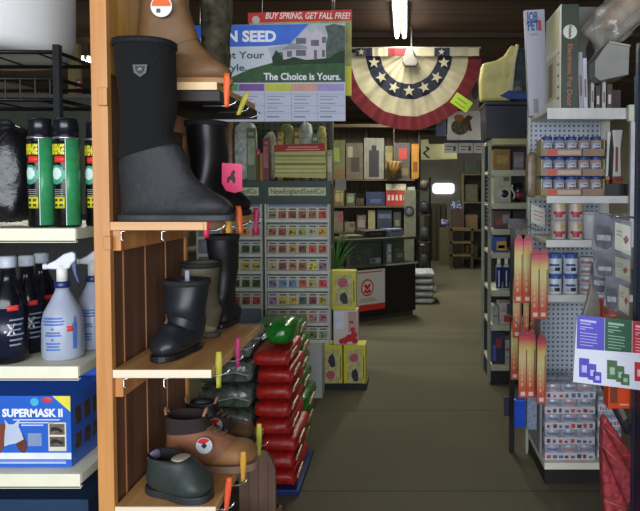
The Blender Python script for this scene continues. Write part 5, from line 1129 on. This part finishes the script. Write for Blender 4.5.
for px, yb, d, lb in [(518.5, 303, 3.08, 'first from the left, upper front row'), (527.5, 303, 3.08, 'second from the left, upper front row'), (535.4, 319, 2.985, 'third from the left, upper front row, hanging lower'), (543.4, 319, 2.985, 'fourth from the left, upper front row, hanging lower'),
                      (517, 338, 3.24, 'first from the left, upper back row'), (527.5, 338, 3.24, 'second from the left, upper back row'), (532.6, 336, 3.24, 'third from the left, upper back row'),
                      (523, 398, 3.05, 'lower front row, leftmost'), (531, 398, 3.05, 'lower front row, middle'), (541.5, 404, 2.985, 'lower front row, rightmost'), (515, 380, 3.3, 'lower back row behind the leftmost')]:
    stickpack('red and yellow stick pack, ' + lb, px, yb, d, G_)
hb = thing('hook_bar', 'black hook bar on the aisle side of the end bay carrying stick packs', 'rack', (0, 0, 0))
for zc, pxs in ((Z(303, 3.08) + .392, (518.5, 527.5, 535, 541.4)), (Z(398, 3.05) + .392, (517.8, 529.9))):
    MB().box(X(508, 3.38), ex0 - .026, 3.385, 3.40, zc - .03, zc + .03).build('cross_bar', mat('#1a1a1c', .4), hb)
    for px in pxs: MB().tube([(min(X(px, 3.08), ex0 - .03), 3.385, zc - .01), (min(X(px, 3.08), ex0 - .03), 3.0, zc - .012), (min(X(px, 3.08), ex0 - .03), 2.995, zc + .006)], .003, 6).build('hook', HOOK, hb)
MB().box(X(511, 3.40), X(516, 3.40), 3.40, 3.42, 0, Z(222, 3.40)).build('bar_post', mat('#1a1a1c', .4), hb)
bl_ = thing('hanging_pack', 'bright blue pack hanging low below the stick packs', 'pack', at(520.5, 428, 3.10)); MB().box(-.032, .028, 0, .03, 0, .15).build('pouch', mat('#1d4ab8', .3, var=.15, scale=12), bl_, bevel=.006); MB().box(-.02, .016, .012, .016, .15, .19).build('hang_tab', mat('#1d3a80', .4), bl_)
gr_ = thing('hanging_pack', 'grey speckled pack hanging low beside the blue pack', 'pack', at(532, 430, 3.10)); MB().box(-.026, .026, 0, .03, 0, .18).build('pouch', mat('#7d8aa0', .4, var=.4, scale=60), gr_, bevel=.004); MB().box(-.016, .016, .012, .016, .18, .21).build('hang_tab', mat('#596478', .4), gr_)
pp_ = thing('hanging_pack', 'dark purple pack hanging low at the left behind the blue pack', 'pack', at(513, 416, 3.42)); MB().box(-.05, .03, 0, .03, 0, .11).build('pouch', mat('#3a3048', .45), pp_, bevel=.004); MB().box(-.02, .01, .012, .016, .11, .14).build('hang_tab', mat('#2c2434', .4), pp_)
card('hanging_card', 'white tilted notice card hanging above the stick packs', 'card', 3.22, [(531, 222), (545, 228), (545, 209), (531, 204)], '#b9b8ae', [('print_line', [(534, 211), (543, 214), (543, 212.6), (534, 209.6)], '#b07a6a', 1), ('print_line', [(534, 215), (543, 218), (543, 216.6), (534, 213.6)], '#b07a6a', 1), ('print_line', [(534, 219), (541, 221.5), (541, 220.4), (534, 217.9)], '#8a8a86', 1)])
bagitem('tan_pouch', 'pinkish tan pouch hanging at the left of the jar trays', 'pouch', 532, 152, 197, 11, 3.16, '#6f5c46', h2='#8a7658', e=.5, dep=.05).name = 'hanging_pouch'

# ------------------------------------------------------------------ second right-hand bay, farther down the aisle
BDp = 4.62
g2 = thing('aisle_shelving', 'farther bay of right-hand shelving with boxed goods facing the aisle', 'shelving', (0, 0, 0))
hx0, hx1 = X(491, BDp, 385), X(560, BDp)
HZ = [Z(365, BDp), Z(325, BDp), Z(290.5, BDp), Z(252.5, BDp), Z(229, BDp), Z(203, BDp), Z(170, BDp), Z(138.5, BDp)]
MB().box(hx0, hx1, BDp + .01, BDp + .5, 0, HZ[0] - .04).build('kick_plate', mat('#161616', .5), g2); 
for i, z in enumerate(HZ):
    s = MB().box(hx0, hx1, BDp + .004, BDp + .45, z - .025, z).build('shelf', SHELFW, g2); MB().box(hx0, hx1, BDp, BDp + .004, z - .045, z).build('price_rail', mat('#b9ae7a' if i == 7 else '#b4b59c', .45), s)
MB().box(hx0, hx1, BDp + .45, BDp + .46, 0, HZ[7]).build('back_panel', mat('#2c2c2a', .6), g2)
for y in (BDp + .02, BDp + .42): MB().box(hx0 - .025, hx0 - .001, y, y + .02, .02, HZ[7] - .03).build('upright', mat('#8c9080', .4), g2)
for k in range(16): MB().tube([(hx0 - .03 + .012 * math.cos(a), BDp - .01 + .012 * math.sin(a), Z(232, BDp) + .03 * k + .03 * a / 6.28) for a in [2 * PI * j / 8 for j in range(9)]], .004, 5).build('chain_link', mat('#a5aaa6', .3, .6), g2)
def g2i(name, lb, cat, px0, px1, py0, sh, col, deco=(), dep=.15, dy=.02, h2=None): return shelf_item(name, lb, cat, px0, px1, py0, 0, BDp + dy, col, deco, dep, HZ[sh] + .0012, h2)
g2i('blue_yellow_box', 'blue box with yellow machine print on the farther bay', 'box', 493, 507, 237, 3, '#25509a', [('yellow_print', .28, .98, .12, .72, '#c99a26'), ('dark_print', .4, .85, .25, .45, '#3a2c16')])
for k, (a, b, lb) in enumerate(((497, 503.5, 'blue and white bottle at the left below the blue box'), (504.5, 511, 'blue and white bottle at the right below the blue box'))):
    t = thing('bottle', lb, 'bottle', ((X(a, BDp) + X(b, BDp)) / 2, BDp + .05, HZ[2] + .0012), 0, 'blue and white bottles'); r = (X(b, BDp) - X(a, BDp)) / 2 - .001; h = Z(258, BDp) - HZ[2]
    MB().lathe([(r * .9, 0), (r, .006), (r, h * .72), (r * .55, h * .8)], seg=18).build('body', mat('#b9c2d0', .3), t, smooth=True); MB().patch(r, -1.3, 1.3, h * .05, h * .7, t=.001).build('blue_label', mat('#24357a', .35, var=.2), t, smooth=True); MB().patch(r, -.25, .1, h * .1, h * .6, t=.002, n=2).build('print_mark', mat('#c8d0e0', .4), t); MB().lathe([(r * .6, 0), (r * .6, h * .18)], (0, 0, h * .8), seg=14).build('cap', WHITE, t)
g2i('white_red_box', 'white box with red band at the middle of the farther bay', 'box', 500, 513, 303, 1, '#b8b4ac', [('red_band', .35, 1, .1, .42, '#b2342c'), ('print_line', .2, .9, .6, .66, '#8a8680')])
g2i('white_box', 'low white box beside the white and red box on the farther bay', 'box', 493.5, 499.3, 306, 1, '#9fa49c', [('print_line', .1, .9, .4, .5, '#777d74')])
g2i('dark_blue_box', 'dark blue box with red print on the base of the farther bay', 'box', 493, 505, 332, 0, '#20294a', [('red_print', .3, .8, .5, .8, '#8a2a34'), ('blue_print', .05, .3, .1, .6, '#3a58a8')])
g2i('white_red_box', 'pale box with thin red line on the base of the farther bay', 'box', 506, 517, 340, 0, '#a5a4a4', [('red_line', .1, .9, .55, .66, '#a03a38'), ('print_line', .1, .8, .25, .32, '#7d7d80')])
g2i('red_dark_box', 'dark box with red and grey pattern on the farther bay', 'box', 494, 511, 211, 4, '#4a3a3c', [('red_print', .1, .45, .2, .6, '#8a3a3e'), ('grey_print', .5, .9, .3, .8, '#8a8488')])
ap = g2i('white_lens_box', 'white box with round dark lens on the farther bay', 'box', 494, 511, 174, 5, '#a9a68f', [('print_line', .55, .9, .75, .9, '#5a5a50')])
MB().lathe([(.034, 0), (.030, .012), (.02, .014)], seg=20).build('lens', mat('#17181c', .2), ap, (.015, 0, .07), (PI / 2, 0, 0)); MB().lathe([(.040, 0), (.040, .004)], seg=20).build('lens_ring', mat('#d0d0d0', .3), ap, (.015, 0, .07), (PI / 2, 0, 0))
hl = thing('helmet', 'dark red and white helmet beside the lens box', 'helmet', (X(520, BDp), BDp + .10, HZ[5] + .002)); MB().sell((0, 0, .085), (.052, .07, .085), .9, .9).build('shell', mat('#1c1c22', .25), hl, smooth=True)
MB().tube([(-.045 + .012 * math.sin(k), -.055 + .03 * math.cos(k * .5) * 0, .03 + .018 * k) for k in range(7)], .008, 8).build('white_stripe', mat('#c9ccd0', .3), hl, smooth=True); MB().sell((.0, -.055, .06), (.03, .02, .03), .8, .8).build('red_vent', mat('#8a2030', .4), hl, smooth=True)
g2i('orange_carton', 'mustard carton with faint print on the farther bay', 'box', 493.5, 510, 149, 6, '#8a6a2c', [('print_panel', .2, .85, .3, .7, '#a4823c')])
g2i('gray_picture_box', 'grey picture box right of the mustard carton', 'box', 513, 524, 152, 6, '#6f6a72', [('picture', .1, .9, .15, .75, '#8d868c')])
g2i('black_carton', 'black carton with red cap row on the farther bay', 'box', 512, 530, 238, 3, '#1b1a1e', [('red_row', .1, .2, .1, .9, '#8a2430'), ('red_row', .4, .5, .1, .9, '#8a2430'), ('red_row', .7, .8, .1, .9, '#8a2430')])
g2i('dark_box', 'plain dark box beside the red and grey pattern box', 'box', 513, 528, 211, 4, '#232226', [('print_panel', .2, .6, .3, .6, '#3a383e')])
# on top of it: dark blue bin, yellow sack, dark wrapped pack
bb2 = thing('blue_bin', 'dark navy storage bin on top of the farther bay', 'bin', (X(506.5, BDp), BDp + .02, HZ[7] + .0012)); bw2 = X(527.5, BDp) - X(506.5, BDp); bh2 = Z(101, BDp) - HZ[7]
MB().prism([(-bw2 * .93, 0), (bw2 * .93, 0), (bw2, bh2 - .03), (-bw2, bh2 - .03)], 0, .36).build('bin_body', mat('#1d2232', .5, var=.2, scale=20), bb2, bevel=.006); MB().box(-bw2 * 1.03, bw2 * 1.03, -.012, .372, bh2 - .03, bh2).build('rim', mat('#1a1f30', .45), bb2, bevel=.004)
ty_ = HZ[7] + bh2 + .001
ys = thing('yellow_sack', 'big pale yellow crinkled sack standing on the navy bin', 'sack', (X(493.5, BDp), BDp + .04, ty_)); yh = Z(58, BDp) - ty_
f = lambda px, py: (X(px, BDp + .04) - ys.location.x, Z(py, BDp + .04) - ty_)
MB().prism([f(481, 100.5), f(509, 100.5), f(512, 90), f(516, 46), f(511, 44), f(504, 55), f(496, 60), f(482, 63), f(480, 80)], 0, .14).build('sack_body', mat('#cdbf68', .45, var=.12, scale=8, bump=.3, h2='#e6dc92'), ys, bevel=.025)
MB().prism([f(507, 88), f(512, 60), f(515, 44), f(518, 45), f(514.5, 64), f(512, 90), f(500, 97), f(499, 94)], -.012, .01).build('fold_edge', mat('#d8d2a4', .35), ys, bevel=.006)
MB().prism([f(499, 96), f(508, 91), f(528, 95), f(526, 99.6), f(510, 100)], -.03, -.012).build('blue_label', mat('#2a4488', .4), ys, bevel=.004)
dk_ = thing('wrapped_pack', 'dark green-grey plastic wrapped pack right of the yellow sack', 'pack', (X(524, BDp), BDp + .215, ty_)); dh_ = Z(40, BDp) - ty_
MB().sell((0, .1, dh_ / 2), (.085, .1, dh_ / 2), .35, .35, 24, 14, noise=.04, seed=21).build('pack_body', mat('#2e3636', .15, var=.5, scale=12, bump=.6, h2='#59636a'), dk_, smooth=True); MB().tube([(-.08, .0, .05), (-.075, -.012, dh_ * .5), (-.06, 0, dh_ * .95)], .008, 6).build('wrap_fold', mat('#b4b8a8', .15), dk_, smooth=True)

# ------------------------------------------------------------------ nearest right-hand rack (only its far end is in the frame)
NX = X(644, 2.05)
nr = thing('blue_rack', 'dark blue wire mesh rack at the right edge of the picture', 'rack', (0, 0, 0))
ny0, ny1 = 1.62, 2.12
MB().box(NX, NX + .02, ny0, ny1, .03, 2.0).build('side_panel', pegmat('#1e2a48', '#0b0e16', .02), nr)
MB().box(NX - .003, NX + .012, ny1 - .012, ny1 + .01, 0, 2.02).build('front_post', mat('#22304f', .4), nr); MB().box(NX - .003, NX + .012, ny0 - .01, ny0 + .012, 0, 2.02).build('front_post', mat('#22304f', .4), nr)
for zq in (.12, .6, 1.1, 1.6): MB().box(NX + .02, NX + .35, ny0, ny1, zq, zq + .02).build('shelf', mat('#22304f', .4), nr)
MB().box(NX + .35, NX + .37, ny0, ny1, 0, 2.0).build('back_panel', mat('#1a2338', .5), nr)
tl = card('hanging_card', 'teal printed card at the top right edge on the blue rack', 'card', 2.165, [(635, 122), (646, 124), (646, 76), (635, 76)], '#1f7f8c', [('pale_print', [(637, 100), (646, 100), (646, 92), (637, 92)], '#9ad0d0', 1)])
tm = MB()
# price-comparison card sticking out of the rack
sd = 2.0; so = at(608, 353, sd); f = lambda x, y: P2(x, y, sd, so)
sc_ = thing('hanging_card', 'white shelf card with purple, green and red headers and tin pictures', 'card', so)
MB().prism([f(573, 382), f(648, 391), f(648, 322.5), f(577, 315)], 0, .003).build('card', mat('#d4d6e2', .45, var=.02), sc_)
for a0, a1, c, tcol in ((577, 604.5, '#5048b4', '#b4b0e0'), (605, 632, '#22543c', '#96b8a0'), (632.5, 648, '#b02a3a', '#e0b0b4')):
    yt = lambda x: 315 + (x - 577) * .106; yb = lambda x: 348.5 + (x - 577) * .075
    p = flat('header_panel', mat(c, .45, var=.06), sc_, [f(a0 - .3, yb(a0)), f(a1 - .3, yb(a1)), f(a1, yt(a1)), f(a0, yt(a0))])
    for k, (dy, wq, th) in enumerate(((4, .75, 2.2), (7.5, .5, 1), (11, .6, .8), (13, .25, .8), (17, .8, .7), (20, .8, .7), (23, .75, .7), (26, .8, .7), (29, .6, .7))):
        x1_ = a0 + 3 + (a1 - a0 - 6) * wq
        if a1 - a0 < 20 and x1_ > 646: x1_ = 646
        flat('print_line', mat(tcol, .5), p, [f(a0 + 3, yt(a0) + dy + th), f(x1_, yt(x1_) + dy + th), f(x1_, yt(x1_) + dy), f(a0 + 3, yt(a0) + dy)], 2)
    for k, (dx, w, h, dy) in enumerate(((2, 10, 19, 9), (11, 8, 16, 14), (16, 8, 11, 21.5))):
        if a0 > 630 and k: continue
        x0 = a0 + dx; top = yb(x0) + dy
        pc = flat('tin_picture', mat(c if a0 != 605 else '#4a6a44', .45, var=.2, scale=60), sc_, [f(x0, top + h), f(x0 + w, top + h + 1), f(x0 + w, top + 1), f(x0, top)], 2 + k)
        flat('label_print', mat(tcol, .5), pc, [f(x0 + w * .25, top + h * .75), f(x0 + w * .75, top + h * .78), f(x0 + w * .75, top + h * .4), f(x0 + w * .25, top + h * .38)], 3 + k)
MB().tube([(.05, .004, -.05), (.05, .010, -.05), (NX - so.x - .006, .06, -.05)], .004, 6).build('card_holder', HOOK, sc_)
# blister packs on a peg
def blister(label, pts, d, printc, cardc, k):
    o = at(sum(p[0] for p in pts) / 4, sum(p[1] for p in pts) / 4, d); f = lambda x, y: P2(x, y, d, o)
    t = thing('hanging_pack', label, 'blister pack', o, 0, 'clear packs on the blue rack')
    MB().prism([f(*p) for p in pts], .006, .010).build('backing_card', mat('#5f5d66', .3, var=.4, scale=14, h2='#8a8890'), t)
    xs = [p[0] for p in pts]; ys = [p[1] for p in pts]; x0, x1, y0, y1 = min(xs), max(xs), min(ys), max(ys); w, h = x1 - x0, y1 - y0
    MB().prism([f(x0 + w * .06, y0 + h * .42), f(x0 + w * .16, y0 + h * .28), f(x0 + w * .44, y0 + h * .30), f(x0 + w * .52, y0 + h * .46), f(x0 + w * .50, y0 + h * .74), f(x0 + w * .36, y0 + h * .82), f(x0 + w * .12, y0 + h * .74)], .0, .006).build('picture', mat(printc, .5, var=.5, scale=40, h2='#57545c'), t)
    MB().prism([f(x0 + w * .12, y0 + h * .60), f(x0 + w * .46, y0 + h * .62), f(x0 + w * .46, y0 + h * .50), f(x0 + w * .12, y0 + h * .48)], -.002, .001).build('pale_print', mat('#a4a2aa', .5, var=.4, scale=60), t)
    MB().prism([f(x0 + w * .58, y0 + h * .8), f(x0 + w * .97, y0 + h * .95), f(x0 + w * .97, y0 + h * .3), f(x0 + w * .58, y0 + h * .2)], .002, .006).build('paper_label', mat(cardc, .5), t)
    MB().prism([f(x0 + w * .78, y0 + h * .58), f(x0 + w * .86, y0 + h * .50), f(x0 + w * .92, y0 + h * .60), f(x0 + w * .84, y0 + h * .70)], -.001, .002).build('diamond_mark', mat('#8a2f2a', .5), t)
    for v in (.38, .46): MB().prism([f(x0 + w * .62, y0 + h * (v + .02)), f(x0 + w * .76, y0 + h * (v + .06)), f(x0 + w * .76, y0 + h * (v + .04)), f(x0 + w * .62, y0 + h * v)], 0.0, .002).build('print_line', mat('#6a6a5a', .5), t)
    MB().prism([f(x0, y1), f(x1, y1), f(x1, y0), f(x0, y0)], -.012, -.010).build('clear_film', mat('#9aa0aa', .06, alpha=.07), t)
    return t
blister('clear blister pack with dark oval picture, topmost on the peg', [(592, 250), (632, 258), (632, 222), (596, 213)], 2.22, '#1a181f', '#d8d4c0', 0)
blister('clear blister pack second from top on the peg', [(594, 276), (631, 284), (631, 258), (594, 250)], 2.20, '#4a4a50', '#a9a78c', 1)
blister('clear blister pack with purple edge third on the peg', [(590, 282), (622, 300), (622, 276), (592, 262)], 2.24, '#3a3550', '#8d8aa0', 2)
blister('clear blister pack with dark round picture lowest on the peg', [(604, 306), (630, 318), (630, 282), (606, 276)], 2.18, '#2a2622', '#b4ae94', 3)
pg = tag(MB().tube([(X(612, 2.22), 2.20, Z(218, 2.22)), (X(612, 2.22), 2.28, Z(217, 2.22)), (NX + .01, 2.28, Z(217, 2.22)), (NX + .01, 2.11, Z(217, 2.22))], .004, 8).build('hanging_peg', HOOK, smooth=True), 'thin metal peg arm holding the clear blister packs', 'hook')
cn = thing('hanging_bag', 'pale grey cone-shaped bag corner hanging beside the pegboard', 'bag', at(591, 300, 2.36))
MB().prism([(-.035, -.075), (.045, -.075), (.035, .0), (.012, .07), (.002, .07), (-.012, .0)], 0, .03).build('pouch', mat('#8e8c80', .4, var=.1), cn, bevel=.008); MB().tube([(.007, .015, .07), (.02, .0, .2), (.03, -.06, .26)], .003, 6).build('string', mat('#a8a698', .5), cn)
def orange(label, px0, px1, py0, py1, d):
    o = at((px0 + px1) / 2, py1, d); w = X(px1, d) - X(px0, d); h = Z(py0, d) - Z(py1, d)
    t = thing('hanging_pack', label, 'pack', o); MB().box(-w / 2, w / 2, 0, .06, 0, h).build('box', mat('#d8481c', .4, var=.1), t, bevel=.004); panel('dark_window', mat('#7a3a26', .4), t, -w * .42, -w * .1, h * .2, h * .75, 0); panel('pale_line', mat('#d8a890', .4), t, .0, w * .4, h * .12, h * .18, 0); MB().box(-w * .2, w * .2, .02, .024, h, h + .03).build('hang_tab', mat('#b03c18', .4), t)
    return t
orange('bright orange pack hanging under the white shelf card', 608, 631, 380, 409, 2.16); orange('orange pack showing above the white shelf card', 603, 617, 300, 318, 2.32)
db = thing('hanging_bag', 'dark long pack hanging slantwise behind the red mesh sacks', 'bag', at(613, 405, 2.26)); MB().prism([(-.045, .07), (-.02, .09), (.075, -.08), (.07, -.12), (.05, -.115)], 0, .03).build('pouch', mat('#26222a', .35, var=.4, scale=30), db, bevel=.008); MB().prism([(-.01, .05), (.005, .06), (.055, -.05), (.04, -.06)], -.002, .0).build('print_panel', mat('#5f5a50', .5), db); MB().tube([(-.03, .015, .08), (-.03, -.02, .12), (-.02, .012, .18)], .003, 6).build('hook', HOOK, db)
for k, (pts, lb, col) in enumerate([([(602, 424), (606, 416), (634, 456), (634, 470), (628, 476)], 'red mesh sack topmost in the slanting pile at lower right', '#a02433'), ([(602, 446), (603, 426), (632, 474), (634, 500), (626, 508)], 'red mesh sack second in the slanting pile at lower right', '#983540'), ([(604, 500), (602, 448), (628, 508), (634, 560), (612, 560)], 'red mesh sack third in the slanting pile at lower right', '#8e2c38')]):
    d = 2.15 + .056 * (2 - k); o = at(618, 470, d); f = lambda x, y: P2(x, y, d, o)
    t = thing('hanging_sack', lb, 'sack', o, 0, 'red mesh sacks'); MB().prism([f(*p) for p in pts], 0, .05).build('mesh_body', mat(col, .45, var=.4, scale=45, bump=.4, h2='#c0484e'), t, bevel=.010); a, b = f(*pts[0]), f(*pts[2])
    MB().tube([(a[0], -.002, a[1]), ((a[0] + b[0]) / 2, -.006, (a[1] + b[1]) / 2), (b[0], -.002, b[1])], .004, 6).build('seam', mat('#b8584e', .4), t, smooth=True)
0 and tag(MB().sell((0, .05, .05), (.05, .05, .05), .8, .8).build('pink_bag', mat('#b0606a', .4, var=.3), None, (X(602, 2.0), 2.0, Z(534, 2.0)), smooth=True), 'pink bag corner low at the bottom right', 'bag')

bpy.context.scene.view_settings.view_transform = 'Standard'; bpy.context.scene.view_settings.look = 'None'
bpy.context.scene.view_settings.gamma = 1; bpy.context.scene.view_settings.exposure = 0.0
bpy.context.scene.view_settings.use_curve_mapping = False
cy = bpy.context.scene.cycles; cy.max_bounces = 8; cy.diffuse_bounces = 4; cy.transparent_max_bounces = 16
try: cy.use_denoising = True
except Exception: pass
